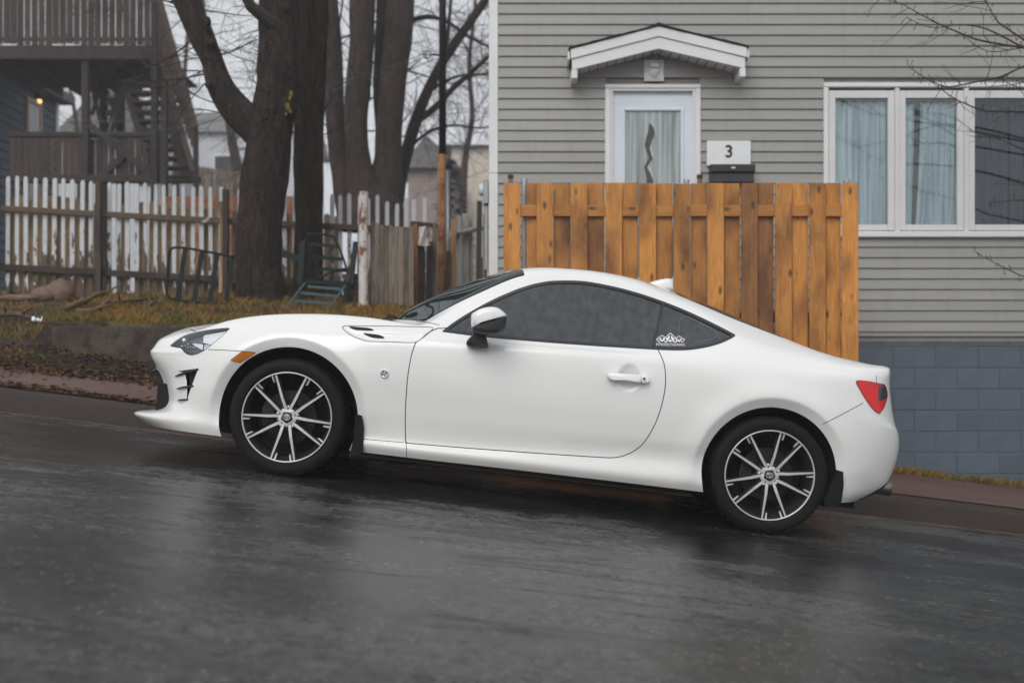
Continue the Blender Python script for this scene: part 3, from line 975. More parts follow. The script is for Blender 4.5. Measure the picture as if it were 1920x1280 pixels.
mm = {'rustb': 'rust', 'dark': 'darkwood', 'grey': 'greywood', 'orange': 'orangewood', 'pale': 'palewood'}
for (ua, ub, vt_, y, kk) in specs:
    X0, X1 = (ua-960)*y/FPX, (ub-960)*y/FPX
    z1 = CAMZ+(HOR-vt_)*y/FPX; z0 = min(gz(X0, y), 1.1)
    o = MB().cbox((0, 0, 0), (X1-X0-.002, .022, z1-z0), .004).build('board', M[mm[kk]], junk)
    o.location = Vector((X0, y, z0)) - JO
    o.rotation_euler = (rg.uniform(-.02, .02), rg.uniform(-.02, .02), 0)
b = MB(); x0 = px(772, 420, 11.45); x1 = px(818, 425, 11.65)
b.tube([x0-JO, x1-JO], .035, 8); b.build('rail', M['darkwood'], junk)
b = MB(); b.tube([px(842, 440, 12.0)-JO, px(914, 425, 12.35)-JO], .03, 8); b.build('rail', M['palewood'], junk)
# crumpled sheet metal hooked on the junk fence
b = MB(); rj = random.Random(2)
for j in range(7):
    for i in range(7):
        q = px(784+i*4.2+rj.uniform(-1,1), 424+j*6.2, 11.33)
        b.v.append((q.x, 11.33+.05*math.sin(i*1.3+j*.8)+rj.uniform(-.02,.02), q.z))
for j in range(6):
    for i in range(6): b.f.append((j*7+i, j*7+i+1, (j+1)*7+i+1, (j+1)*7+i))
b.v = [(p[0]-JO.x, p[1]-JO.y, p[2]-JO.z) for p in b.v]
b.build('metal_sheet', M['rustpost'], junk, smooth=True)

# clothes line pole, pulley and cords
Yc = 13.6
base = px(828, 500, Yc); zg = gz(base.x, Yc)
cp = thing('clothesline_pole', 'tall dark iron pole with a rusty orange foot and a small pulley', 'pole', (base.x, Yc, zg))
CO = Vector(cp.location)
M['iron'] = plain('dark_iron', (.022,.018,.017), .6, .3, var=.3, scale=12)
M['orange_rust'] = rust_mat('orange_rust', (.42,.22,.10), .5)
zj = px(828, 290, Yc).z
MB().tube([(0,0,-.2),(0,0,zj-zg)], [.058,.052], 12).build('lower_pipe', M['orange_rust'], cp, smooth=True)
MB().tube([(.012,0,zj-zg+.002),(.012,0,8.0-zg)], [.047,.042], 12).build('upper_pipe', M['iron'], cp, smooth=True)
pu = px(800, 103, Yc-.1)
q = pu-CO
MB().tube([(0.01,0,px(0,104,Yc).z-zg),(q.x+.06,q.y,q.z)], .012, 6).build('bracket', M['iron'], cp)
MB().lathe([(.045,-.012),(.052,-.012),(.045,-.004),(.045,.004),(.052,.012),(.045,.012)], 20, 'y', q, True).build('pulley', M['iron'], cp)
MB().tube([(q.x-.045,q.y,q.z),(q.x+.045,q.y,q.z)], .006, 5).tube([(q.x,q.y,q.z-.045),(q.x,q.y,q.z+.045)], .006, 5).build('pulley_spoke', M['iron'], cp)
M['teal_cord'] = plain('teal_cord', (.035,.12,.115), .7)
for k_, (dv, lab) in enumerate(((-9, 'thin teal clothes line, the upper cord from the pulley to the wooden balcony'), (7, 'thin teal clothes line, the lower cord from the pulley to the wooden balcony'))):
    a = px(800, 103+dv*.35, Yc-.1); e = px(108, 236+dv*1.6, 20.6)
    pts = []
    for i in range(25):
        t = i/24; s_ = a.lerp(e, t); s_.z -= .35*4*t*(1-t); pts.append(s_)
    tag(MB().tube(pts, .0045, 5).build('clothesline', M['teal_cord'], smooth=True), lab, 'clothesline', 'clothes lines')
# grey service mast beside the pole
q = px(840.5, 480, 14.2)
sm = thing('service_mast', 'slim grey pipe with a dark cap beside the rusty pole', 'pipe', (q.x, 14.2, gz(q.x, 14.2)))
hh = px(0, 318, 14.2).z - sm.location.z
MB().tube([(0,0,-.1),(0,0,hh)], .03, 10).build('pipe', M['grey_metal'], sm, smooth=True)
MB().tube([(0,0,hh+.001),(0,0,hh+.08),(0,0,hh+.16)], [.034,.034,.016], 10).build('cap', M['black'], sm, smooth=True)

# ---------------------------------------------------------------- retaining wall, rocks, branches, litter
b = MB(); nx = 60
xa, xb = -4.12, -.62
prof = [(9.56,-1.0),(9.555,0),(9.565,.035),(9.60,.045),(9.70,.042),(9.74,.03),(9.74,-1.0)]
for i in range(nx):
    X = xa + (xb-xa)*i/(nx-1)
    for k_, (y, h) in enumerate(prof):
        j = .014*mnoise.noise((X*2.2, k_*3.7, 2)) + .008*mnoise.noise((X*9, k_*2.1, 7))
        z = (1.065+h if h > -.5 else kerb_z(X)-.2)
        b.v.append((X, y+j, z+j*.8))
n = len(prof)
for i in range(nx-1):
    for k_ in range(n-1): b.f.append((i*n+k_, (i+1)*n+k_, (i+1)*n+k_+1, i*n+k_+1))
b.f.append(tuple(range(n))); b.f.append(tuple((nx-1)*n+k_ for k_ in range(n))[::-1])
tag(b.build('retaining_wall', M['oldwall'], sharp=35), 'low stained concrete retaining wall holding up the grass bank', 'wall')

M['rock'] = concrete_mat('pink_rock', (.20,.125,.095), .85, .45, None, 3, .6)
def rock(u, v, y, sx, sy, sz, seed, label, parent_m='rock', name='rock'):
    bm = bmesh.new(); bmesh.ops.create_icosphere(bm, subdivisions=3, radius=1)
    for vv in bm.verts:
        d = vv.co.copy(); k = 1 + .22*mnoise.noise(d*1.6+Vector((seed*3.1, 0, seed))) + .1*mnoise.noise(d*4+Vector((0, seed, 0)))
        vv.co = Vector((d.x*sx*k, d.y*sy*k, d.z*sz*k))
    me = bpy.data.meshes.new(name); bm.to_mesh(me); bm.free()
    me.polygons.foreach_set('use_smooth', [True]*len(me.polygons))
    q = ground_hit(u, v)
    o = link(name, me, M[parent_m]); o.location = (q.x, q.y, q.z+sz*.35)
    return tag(o, label, 'rock', 'pink boulders by the fence')
rock(84, 562, 12.3, .15, .14, .10, 1, 'rounded pinkish boulder with a sloping shoulder on the yard')
rock(112, 561, 12.35, .17, .14, .15, 2, 'taller pinkish boulder with a pointed hump on the yard')
rock(40, 563, 12.2, .26, .12, .045, 3, 'long flat pinkish stone lying in front of the picket fence')
def bark_mat(name, c1, c2, lich=None, moss=None, sc=1.0):
    m, nt, b = new_mat(name)
    v = coords(nt, scale=(1, 1, .28))
    v2 = coords(nt)
    n1 = noise(nt, v, 15*sc, 6, .68, 1.2); n2 = noise(nt, v2, 5, 5, .6); n3 = noise(nt, v2, 30, 5, .75)
    col = ramp(nt, n1, [(.36, c1), (.64, c2)]).outputs[0]
    if lich: col = mix(nt, ramp(nt, n3, [(.60, 0), (.68, .7)]).outputs[0], col, lich)
    if moss: col = mix(nt, ramp(nt, n2, [(.52, 0), (.66, .75)]).outputs[0], col, moss)
    nt.links.new(col, b.inputs['Base Color'])
    b.inputs['Roughness'].default_value = .9
    bump(nt, b, math_n(nt, 'ADD', n1, math_n(nt, 'MULTIPLY', n3, .4)), 1.0, .07)
    return m
BK = 1
M['bark'] = bark_mat('dark_furrowed_bark', (.005,.003,.0024), (.062,.034,.024), (.22,.19,.16))
M['mossbark'] = bark_mat('mossy_bark', (.007,.0045,.003), (.085,.042,.021), None, (.030,.030,.008))
M['farbark'] = bark_mat('brown_bark', (.022,.013,.011), (.085,.053,.043))
M['twig'] = plain('twig_bark', (.035,.024,.021), .85, var=.3)
M['stick'] = plain('fallen_stick', (.13,.078,.045), .85, var=.35, scale=20, bmp=.4)
def stick(pts, r, label, y=None):
    P = [ground_hit(u, v) + Vector((0, 0, r*.9+(.035 if 0 < i < len(pts)-1 else .02))) for i, (u, v, Y) in enumerate(pts)]
    P = [Vector(p_) for p_ in smooth_path(P, 5)]
    rr = [r*(1-.55*i/(len(P)-1)) for i in range(len(P))]
    b = MB().tube(P, rr, 7)
    # a few snapped side twigs
    rnd = random.Random(len(label))
    for k_ in (len(P)//3, len(P)*2//3):
        d = Vector((rnd.uniform(-.2, .2), rnd.uniform(-.15, .15), rnd.uniform(.04, .12)))
        b.tube([P[k_], P[k_]+d*.6, P[k_]+d], [r*.45, r*.35, r*.15], 5)
    return tag(b.build('fallen_branch', M['stick'], smooth=True), label, 'branch', 'fallen branches on the grass')
stick([(123,587,11.3),(160,575,11.4),(195,560,11.5),(220,548,11.6)], .030, 'pale fallen branch sloping upward, the longest of the pile on the grass')
stick([(145,592,11.1),(180,592,11.15),(205,575,11.3),(235,556,11.45)], .027, 'dark forked fallen branch crossing the pile on the grass')
stick([(190,577,11.4),(225,575,11.4),(260,572,11.4),(278,567,11.5)], .024, 'short level fallen branch at the end of the pile')
stick([(-30,604,10.6),(10,602,10.6),(40,603,10.6),(62,607,10.6)], .035, 'thick fallen branch lying beside the white scrap of litter')
stick([(75,540,12.6),(130,538,12.6),(190,548,12.6),(300,552,12.6)], .016, 'long thin fallen branch behind the pink boulders')
stick([(278,580,11.0),(292,572,11.0),(303,574,11.0)], .020, 'short fallen stub of wood lying apart on the grass')
b = MB(); q = ground_hit(70, 609)
rl = random.Random(8)
for i in range(5):
    for j in range(5):
        b.v.append((q.x+(i-2)*.02, q.y+(j-2)*.02, q.z+.05+rl.uniform(-.025, .03)))
for j in range(4):
    for i in range(4): b.f.append((j*5+i, j*5+i+1, (j+1)*5+i+1, (j+1)*5+i))
o = tag(b.build('litter_scrap', M['white_panel']), 'crumpled white paper scrap at the end of a thick fallen branch', 'litter')
so = o.modifiers.new('thickness', 'SOLIDIFY'); so.thickness = .004

# ---------------------------------------------------------------- green metal garden furniture
M['green_metal'] = plain('dark_green_enamel', (.004,.012,.013), .55, .0, var=.25, scale=14, bmp=.1, spec=.25)
M['teal_metal'] = plain('worn_teal_slats', (.040,.092,.098), .5, .0, var=.25, scale=14, bmp=.1)
def bar(b, p, q, w, t, n=None):
    "flat bar from p to q, w wide in the plane facing the street, t thick"
    p, q = Vector(p), Vector(q); d = (q-p).normalized(); s_ = d.cross(Vector((0, 1, 0))).normalized()*w/2; y = Vector((0, t/2, 0))
    b.add([p-s_-y, p+s_-y, p+s_+y, p-s_+y, q-s_-y, q+s_-y, q+s_+y, q-s_+y], [(0,1,2,3),(7,6,5,4),(0,4,5,1),(1,5,6,2),(2,6,7,3),(3,7,4,0)])
    return b
Yb = 11.0
bf = thing('slatted_metal_frame', 'dark green metal frame with four slats leaning against the tree trunk', 'metal frame', px(375, 566, Yb))
BO = Vector(bf.location)
def P(u, v, y=Yb): return px(u, v, y) - BO
outl = [(440,482),(400,474),(355,466),(330,464),(319,470),(316,490),(314,520),(312,548),(318,558),(335,562),(380,567),(415,569),(440,570)]
MB().tube([P(*q) for q in smooth_path([(u, v) for u, v in outl], 4)], .013, 8).build('rim_tube', M['green_metal'], bf, smooth=True)
for (ut, vt2, ub, vb2) in [(347,466,334,561),(379,471,364,564),(408,475,393,567),(436,481,424,569)]:
    bar(MB(), P(ut, vt2), P(ub, vb2), .048, .008).build('slat', M['green_metal'], bf)
Yl = 10.9
ch = thing('lounge_chair', 'dark green metal lounge chair frame with a slatted back and fallen teal footrest', 'chair', px(600, 588, Yl))
BO = Vector(ch.location)
def P2(u, v, y=Yl): return px(u, v, y) - BO
MB().tube([P2(*q, 11.25) for q in smooth_path([(577,522),(573,480),(573,450),(578,440),(600,439),(622,443),(632,455),(642,480),(650,505),(652,520)], 4)], .012, 8).build('back_frame', M['green_metal'], ch, smooth=True)
for (a, v1, c, v2, w) in [(576,457,634,462,.036),(584,481,641,486,.036),(592,503,652,508,.036)]:
    bar(MB(), P2(a, v1, 11.24), P2(c, v2, 11.24), w, .008).build('back_slat', M['green_metal'], ch)
MB().tube([P2(580,455,11.2), P2(590,490,11.1), P2(600,524,11.0)], .010, 6).build('brace', M['green_metal'], ch)
bar(MB(), P2(568,452,11.05), P2(562,530,11.0), .055, .03).build('arm_post', M['green_metal'], ch)
bar(MB(), P2(667,453,11.05), P2(658,535,11.0), .05, .03).build('arm_post', M['green_metal'], ch)
MB().tube([P2(601,520,10.98), P2(625,508,11.0), P2(648,504,11.05)], .014, 6).build('arm_rest', M['green_metal'], ch)
bar(MB(), P2(530,475,11.15), P2(570,490,11.05), .075, .02).build('side_rail', M['green_metal'], ch)
bar(MB(), P2(572,527,10.96), P2(655,531,10.96), .040, .03).build('seat_rail', M['green_metal'], ch)
bar(MB(), P2(572,530,10.95), P2(538,574,10.55), .018, .018).build('footrest_rail', M['teal_metal'], ch)
bar(MB(), P2(648,534,10.95), P2(606,592,10.55), .018, .018).build('footrest_rail', M['teal_metal'], ch)
for k_, (a, v1, c, v2) in enumerate([(577,537,640,542),(564,549,632,555),(552,564,621,569),(590,581,613,585)]):
    bar(MB(), P2(a, v1, 10.9-.1*k_), P2(c, v2, 10.9-.1*k_), .026, .012).build('footrest_slat', M['teal_metal'], ch)
for (u, v, w_) in ((562, 530, .03), (655, 535, .03)):
    q0 = P2(u, v, 11.0); q1 = Vector((q0.x, q0.y, gz(q0.x+BO.x, 11.0)-.02-BO.z))
    bar(MB(), q0, q1, w_, .03).build('leg', M['green_metal'], ch)
b = MB(); q = px(660, 562, 11.05)
cr = thing('timber_stack', 'short stack of dark wet timbers beside the rusty post', 'timber', (q.x, 11.05, gz(q.x, 11.05)))
for i in range(6):
    MB().cbox((-.10+rl.uniform(-.02,.02), 0, i*.055), (.07, .18, i*.055+.052), .005).build('timber', M['darkwood'], cr)

# ---------------------------------------------------------------- two-storey wooden deck with stairs
M['deckwood'] = wood_mat('dark_stained_deck', (.036,.020,.015), (.066,.038,.028), (.022,.013,.011), False, .75, .8, .22)
M['deckdark'] = wood_mat('dark_deck_timber', (.026,.017,.015), (.048,.032,.027), (.018,.012,.010), False, .8, .8, .15)
YD = 20.0
deck = thing('wooden_deck', 'tall brown two-level wooden deck with open stairs and board railings', 'deck', (px(150, 0, YD).x, YD, yard_z(-8, YD)))
DO = Vector(deck.location)
def D(u, v, y=YD): return px(u, v, y) - DO
def dbox(u0, u1, v0, v1, y0, y1, name, m='deckdark', parent=deck, bev=.006):
    a = D(u0, v1, y0); c = D(u1, v0, y0)
    b = MB().cbox((a.x, y0-DO.y, a.z), (c.x, y1-DO.y, c.z), bev)
    return b.build(name, M[m], parent)
def dboard(u0, u1, v0, v1, y0, name='rail_board', m='deckwood'):
    a = D(u0, v1, y0); c = D(u1, v0, y0)
    o = MB().cbox((0, 0, 0), (c.x-a.x, .022, c.z-a.z), .003).build(name, M[m], deck)
    o.location = a
    return o
rd = random.Random(31)
u = -60
while u < 282:                                            # upper railing boards
    dboard(u, u+11.0+rd.uniform(0, 1.3), -16+rd.uniform(-1, 1), 84+rd.uniform(-2, 2), YD)
    u += 13.2
for (v0, v1) in ((-14, -8), (70, 77)):
    dbox(-70, 292, v0, v1, YD+.024, YD+.062, 'rail')
dbox(-70, 290, -19, -15.5, YD-.03, YD+.10, 'hand_rail')
dbox(-70, 294, 85, 111, YD+.01, YD+.06, 'rim_beam')
for i in range(8):                                        # deck floor boards, seen from below
    y0 = YD+.07+i*.34
    a = D(-70, 90); c = D(288, 86)
    MB().box((a.x, y0-DO.y, a.z), (c.x, y0-DO.y+.336, c.z)).build('floor_board', M['deckdark'], deck)
for ub in range(-40, 290, 42):
    a = D(ub, 112, YD+.065); c = D(ub+5, 91, YD+.065)
    MB().box((a.x, .066, a.z), (c.x, 2.75, c.z)).build('joist', M['deckdark'], deck)
dbox(-70, 286, 112, 128, YD+2.2, YD+2.3, 'back_beam')
def post(u0, u1, v0, y):
    a = D(u0, v0, y); c = D(u1, v0, y)
    z0 = gz(a.x+DO.x, y) - .15 - DO.z
    MB().cbox((a.x, y-DO.y, z0), (c.x, y-DO.y+.13, a.z), .008).build('post', M['deckdark'], deck)
post(282, 294, -18, YD-.04-.095)
post(152, 165, 110, YD+.07)
post(186, 198, 125, YD+1.9)
post(218, 231, 128, YD+2.1)
post(300, 312, 150, YD-.6)
# lower level railing
u = 18
while u < 300:
    top = 256 if u < 160 else 262
    dboard(u, u+10.6+rd.uniform(0, 1.2), top+rd.uniform(-1, 1), 336, YD+.22)
    u += 12.4
dbox(12, 300, 247, 256, YD+.19, YD+.33, 'hand_rail')
dbox(12, 372, 328, 341, YD+.02, YD+.21, 'rim_beam')
def dbar(u0, v0, u1, v1, y, w=.11, t=.05, name='brace', m='deckdark', y1=None):
    bar(MB(), D(u0, v0, y), D(u1, v1, y if y1 is None else y1), w, t).build(name, M[m], deck)
dbar(168, 234, 290, 333, YD+.06); dbar(188, 330, 240, 285, YD+.16); dbar(232, 162, 206, 258, YD+.9, .07); dbar(168, 150, 190, 232, YD+1.2, .07)
dbar(192, 150, 172, 216, YD+1.3, .06)
# stairs: two stringers, treads, a boarded guard
dbar(238, 148, 290, 332, YD+.55, .24, .05, 'stringer')
dbar(296, 122, 352, 332, YD+.10, .24, .05, 'stringer')
for k in range(11):
    t = k/10
    uL = 240 + (290-240)*t; uR = 300 + (352-300)*t; v = 155 + (330-155)*t
    y = YD+.5-.9*t*.4
    dbox(uL-4, uR+6, v-2.2, v+2.6, y-.14, y+.15, 'tread')
gp = [(294,-8),(306,12),(366,238),(368,334),(356,334),(350,262),(296,112)]
n = 15
for k in range(n):                                        # guard boards beside the stairs
    t = k/n
    ua = 297 + (366-297)*t; va = 2 + (236-2)*t; vb2 = 100 + (300-100)*t
    dboard(ua, ua+4.4, va+2, vb2, YD-.12-.25*t, 'guard_board')
dbar(300, 0, 368, 240, YD-.15, .09, .06, 'stair_rail', 'deckwood', YD-.42)
dbar(302, 108, 362, 320, YD-.10, .09, .05, 'stair_rail', 'deckwood', YD-.38)
post(362, 369, 240, YD-.40)
# things left under the deck
fc = thing('folded_chair', 'dark folded chair leaning among the deck posts', 'chair', D(213, 246, YD+1.0)+DO)
q = [(-.08, 0, 0), (.10, 0, .75)]
for s_ in (-1, 1):
    MB().tube([(-.1*s_-.03, 0, 0), (.1*s_, .02*s_, .8)], .02, 6).build('leg', M['iron'], fc)
MB().cbox((-.14, -.03, .30), (.16, .03, .42), .01).build('seat', M['iron'], fc)
MB().cbox((-.16, -.02, .52), (.1, .02, .66), .01).build('backrest', M['iron'], fc)

# ---------------------------------------------------------------- shingled house at the far left
def lap_mat(name, c, n=7.0):
    m, nt, b = new_mat(name)
    v = coords(nt)
    f = noise(nt, v, 4, 4)
    col = ramp(nt, f, [(.3, tuple(x*.85 for x in c)), (.7, c)]).outputs[0]
    nt.links.new(col, b.inputs['Base Color']); b.inputs['Roughness'].default_value = .8
    return m
M['blue_shingle'] = lap_mat('blue_grey_lap_siding', (.085,.105,.135))
M['pale_siding'] = lap_mat('pale_house_wall', (.55,.57,.60))
M['cream'] = lap_mat('cream_wall', (.62,.55,.46))
M['greyroof'] = plain('grey_roof', (.16,.15,.15), .9, var=.2)
sh = thing('shingle_house', 'blue-grey house wall with a lit porch lamp behind the lower deck', 'house', (px(-60, 330, 20.9).x, 20.9, yard_z(-10, 21)))
SO = Vector(sh.location)
A = px(-60, 330, 20.9); Bq = px(106, 330, 24.5)
A.z = Bq.z = SO.z - .2
dirx = (Bq-A); Lw = math.hypot(dirx.x, dirx.y); ang = math.atan2(dirx.y, dirx.x)
def W(b, name, m, parent=sh, **k):
    "shape in wall coordinates: x along the wall, y into the house, z up"
    o = b.build(name, m, parent, **k)
    return o
sh.rotation_euler = (0, 0, ang)
Hh = 5.0
W(MB().box((0, .03, -.2), (Lw, 4, Hh)), 'wall', M['blue_shingle'])
for i in range(26):
    z = i*.19
    b = MB(); b.prism([(-.004, z), (.028, z+.19), (.028, z)], 0, Lw, 'yz')
    W(b, 'siding_board', M['blue_shingle'])
W(MB().box((-.2, -.3, Hh+.002), (Lw+.3, 4.2, Hh+.2)), 'eave', M['greyroof'])
W(MB().cbox((Lw-.02, -.02, -.2), (Lw+.10, .08, Hh), .01), 'corner_board', M['white_trim'])
def along(u):
    "distance along the angled wall under pixel column u"
    k = (u-960)/FPX
    return (k*A.y - A.x) / (dirx.x/Lw - k*dirx.y/Lw)
xd0, xd1 = along(48), along(76)
yd = A.y + dirx.y/Lw*xd0
ztd = CAMZ + (HOR-180)*yd/FPX - SO.z
dd = W(MB().cbox((xd0+.08, -.02, 0), (xd1-.08, .025, ztd-.1), .01), 'door', M['pale_siding'])
M['tan_trim'] = plain('tan_door_trim', (.42,.30,.21), .6)
for (a, c, z0, z1) in ((xd0, xd0+.078, 0, ztd), (xd1-.078, xd1, 0, ztd), (xd0+.08, xd1-.08, ztd-.098, ztd)):
    W(MB().cbox((a, -.05, z0), (c, .02, z1), .008), 'casing', M['tan_trim'], dd)
lm, nt, bb = new_mat('porch_lamp_glow')
bb.inputs['Base Color'].default_value = (1, .6, .3, 1)
bb.inputs['Emission Color'].default_value = (1, .55, .22, 1); bb.inputs['Emission Strength'].default_value = 1.6
xl_ = along(69); zl_ = CAMZ + (HOR-190)*(A.y+dirx.y/Lw*xl_)/FPX - SO.z
lamp = thing('porch_lamp', 'small lit porch lamp glowing orange beside the far door', 'lamp', (0, 0, 0))
lamp.location = SO + Matrix.Rotation(ang, 3, 'Z') @ Vector((xl_, -.06, zl_))
lamp.rotation_euler = (0, 0, ang)
MB().lathe([(.001,.16),(.10,.10),(.12,.04),(.10,.035)], 16, 'z').build('lamp_shade', M['iron'], lamp, smooth=True)
MB().lathe([(.001,-.05),(.04,-.04),(.055,0),(.04,.034)], 16, 'z').build('bulb', lm, lamp, smooth=True)
MB().tube([(0,0,.12),(0,.06,.14),(0,.09,.1)], .015, 6).build('bracket', M['iron'], lamp)

# ---------------------------------------------------------------- hazy buildings farther back
def far_house(name, label, u0, u1, vtop, vroof, y, m, roofm='greyroof', ridge_u=None, windows=()):
    a = px(u0, vtop, y); c = px(u1, vtop, y)
    t = thing(name, label, 'house', (a.x, y, 1.2), group='hazy houses')
    w = c.x-a.x; h = a.z-1.2
    MB().box((0, 0, 0), (w, 7, h)).build('wall', m, t)
    zr = px(0, vroof, y).z-1.2
    if ridge_u is None:
        MB().prism([(-.3, h+.01), (7.3, h+.01), (3.5, zr)], -.3, w+.3, 'yz').build('roof', M[roofm], t)
    else:
        xr_ = px(ridge_u, 0, y).x-a.x
        MB().prism([(-.3, h+.01), (w+.3, h+.01), (xr_, zr)], -.3, 7, 'xz').build('roof', M[roofm], t)
    for (wu, wv, ww, wh) in windows:
        q = px(wu, wv, y)-Vector(t.location)
        f = MB().cbox((q.x, -.05, q.z-wh), (q.x+ww, .02, q.z), .01).build('window', M['white_trim'], t)
        MB().box((q.x+.08, -.054, q.z-wh+.08), (q.x+ww-.08, -.051, q.z-.08)).build('pane', M['dark_room'], f)
    return t
far_house('cream_house', 'hazy cream house with a flat grey roof edge behind the clothesline pole', 846, 960, 275, 262, 44, M['cream'])
far_house('pale_house', 'hazy pale house with a steep gable behind the deck posts', 108, 300, 262, 150, 48, M['pale_siding'], ridge_u=210, windows=((255, 300, 1.0, 1.3),))
far_house('pale_house', 'hazy blue-white house wall behind the deck stairs', 318, 560, 250, 178, 52, M['pale_siding'], windows=((400, 290, 1.1, 1.4),))
far_house('brown_house', 'hazy brownish house with a low gable behind the leaning tree', 765, 850, 318, 256, 40, lap_mat('taupe_wall', (.30,.24,.22)), ridge_u=800)
# slatted grey fence beyond the picket fence
sf = thing('slatted_fence', 'plain grey slatted fence standing behind the white pickets', 'fence', px(410, 345, 26))
SFO = Vector(sf.location)
u = 368
while u < 470:
    a = px(u, 400, 26)-SFO; c = px(u+7.2, 312+(u-368)*.14, 26)-SFO
    MB().box((a.x, 0, -1.6), (c.x, .03, c.z)).build('slat', M['greywood'], sf)
    u += 8.4
for v in (322, 338):
    a = px(366, v+4, 26.04)-SFO; c = px(472, v, 26.04)-SFO
    MB().box((a.x, .04, a.z), (c.x, .09, c.z)).build('rail', M['greywood'], sf)
# rust-brown plank border beyond the pickets
q0, q1 = px(300, 378, 17), px(600, 360, 17)
pbd = thing('plank_border', 'long rust-brown plank border behind the white pickets', 'border', ((q0.x+q1.x)/2, 17, 1.6))
for k in range(3):
    z0 = gz(q0.x, 17)-1.6
    hh = (q1.z-.06-1.6-z0)/3
    MB().cbox((q0.x-pbd.location.x, 0, z0+k*hh), (q1.x-pbd.location.x, .05, z0+(k+1)*hh-.006), .006).build('plank', M['rust'], pbd)

# ---------------------------------------------------------------- trees
def trunk_mesh(b, pts, rads, n=22, lump=.10, seed=0, flare=0, sub_=8, ridge=0.0):
    "tapering trunk with an uneven, ridged surface"
    P = [Vector(p) for p in smooth_path(pts, sub_)]
    Rr = [float(r[0]) for r in smooth_path([(r,) for r in rads], sub_)]
    base = len(b.v)
    for i, p in enumerate(P):
        d = (P[min(i+1, len(P)-1)]-P[max(i-1, 0)]).normalized()
        if i == 0: a = d.cross(Vector((0, 1, 0))).normalized()
        else: a = (a - d*a.dot(d)).normalized()
        c = d.cross(a)
        for k in range(n):
            t = 2*math.pi*k/n
            dr = a*math.cos(t)+c*math.sin(t)
            kk = 1 + lump*mnoise.noise(Vector((math.cos(t)*1.5, math.sin(t)*1.5, p.z*1.2+seed))) + lump*.5*mnoise.noise(Vector((math.cos(t)*4, math.sin(t)*4, p.z*3+seed)))
            if ridge:
                w_ = mnoise.noise(Vector((math.cos(t)*2, math.sin(t)*2, p.z*.8)))
                kk += ridge*(abs(mnoise.noise(Vector((math.cos(t+w_*.3)*7.5, math.sin(t+w_*.3)*7.5, p.z*2.6+seed))))*2-.5) + ridge*.5*mnoise.noise(Vector((math.cos(t)*18, math.sin(t)*18, p.z*8)))
            if flare and i < sub_: kk += flare*(1-i/sub_)**2*(.5+.5*math.sin(t*5+seed))
            b.v.append(tuple(p + dr*Rr[i]*kk))
    m = len(P)
    for i in range(m-1):
        for k in range(n):
            k2 = (k+1) % n
            b.f.append((base+i*n+k, base+i*n+k2, base+(i+1)*n+k2, base+(i+1)*n+k))
    b.f.append(tuple(base+(m-1)*n+k for k in range(n)))
    return P, Rr
def grow(b, p, d, L, r, depth, rn, droop=-.02, nseg=5, kids=(2, 4), spread=.75, sides=4, shrink=.62):
    d = d.normalized(); pts, rr = [p.copy()], [r]
    for i in range(nseg):
        d = (d + Vector((rn.gauss(0, .16), rn.gauss(0, .16), rn.gauss(0, .14)+droop))).normalized()
        p = p + d*L/nseg
        pts.append(p.copy()); rr.append(max(.0016, r*(1-.62*(i+1)/nseg)))
    b.tube(pts, rr, sides if r > .01 else 3, cap=False)
    if depth > 0:
        for _ in range(rn.randint(*kids)):
            i = rn.randint(1, nseg)
            q = pts[i]; dd_ = (pts[i]-pts[i-1]).normalized()
            ax = Vector((rn.gauss(0, 1), rn.gauss(0, 1), rn.gauss(0, 1))).normalized()
            nd = (dd_ + ax*spread).normalized()
            grow(b, q, nd, L*shrink*rn.uniform(.7, 1.2), rr[i]*.62, depth-1, rn, droop, nseg, kids, spread, sides, shrink)
def limbs(b, spots, rn, **k):
    for (p, d, L, r, depth) in spots:
        grow(b, Vector(p), Vector(d), L, r, depth, rn, **k)

# --- the big forked tree on the grass
Y1 = 11.5; s1 = Y1/FPX
q = px(487, 570, Y1)
t1 = thing('forked_tree', 'thick dark tree with a heavy limb forking off toward the wooden deck', 'tree', (q.x, Y1, gz(q.x, Y1)))
TO = Vector(t1.location)
def T(u, v, y=Y1): return px(u, v, y)-TO
b = MB()
zg0 = -.15
pts = [T(489,566)+Vector((0,0,-.25)), T(489,545), T(486,500), T(488,420), T(496,330), T(505,260), T(515,200), T(522,140), T(524,60), T(526,-20), T(520,-140), T(510,-330), T(515,-520)]
rads = [x*s1 for x in (57, 47, 42, 41, 41, 40, 39, 37, 37, 37, 35, 30, 22)]
P1, R1 = trunk_mesh(b, pts, rads, 96, .07, 1, .22, 24, .075)
b.build('trunk', M['bark'], t1, smooth=True)
b = MB()
pl_ = [T(505,275), T(468,232), T(434,195), T(413,160), T(398,115), T(381,75), T(362,30), T(348,-5), T(300,-80), T(255,-190), T(235,-330)]
P1b, R1b = trunk_mesh(b, pl_, [x*s1 for x in (26, 30, 28, 25.5, 21, 23.5, 23.5, 24, 19, 15, 9)], 72, .09, 5, 0, 20, .075)
b.build('limb', M['bark'], t1, smooth=True)
for (u, v, rr_) in ((388, 40, 9), (396, 80, 11), (391, 160, 7), (535, 15, 10)):   # burrs and a sawn stub
    bm = bmesh.new(); bmesh.ops.create_icosphere(bm, subdivisions=2, radius=rr_*s1)
    for vv in bm.verts: vv.co *= 1+.25*mnoise.noise(vv.co*25)
    me = bpy.data.meshes.new('burr'); bm.to_mesh(me); bm.free()
    me.polygons.foreach_set('use_smooth', [True]*len(me.polygons))
    o = link('burr', me, M['bark'], t1); o.location = T(u, v, Y1-.18)
M['lichen'] = plain('yellow_lichen', (.17,.125,.02), .9, var=.4, scale=40, bmp=.8)
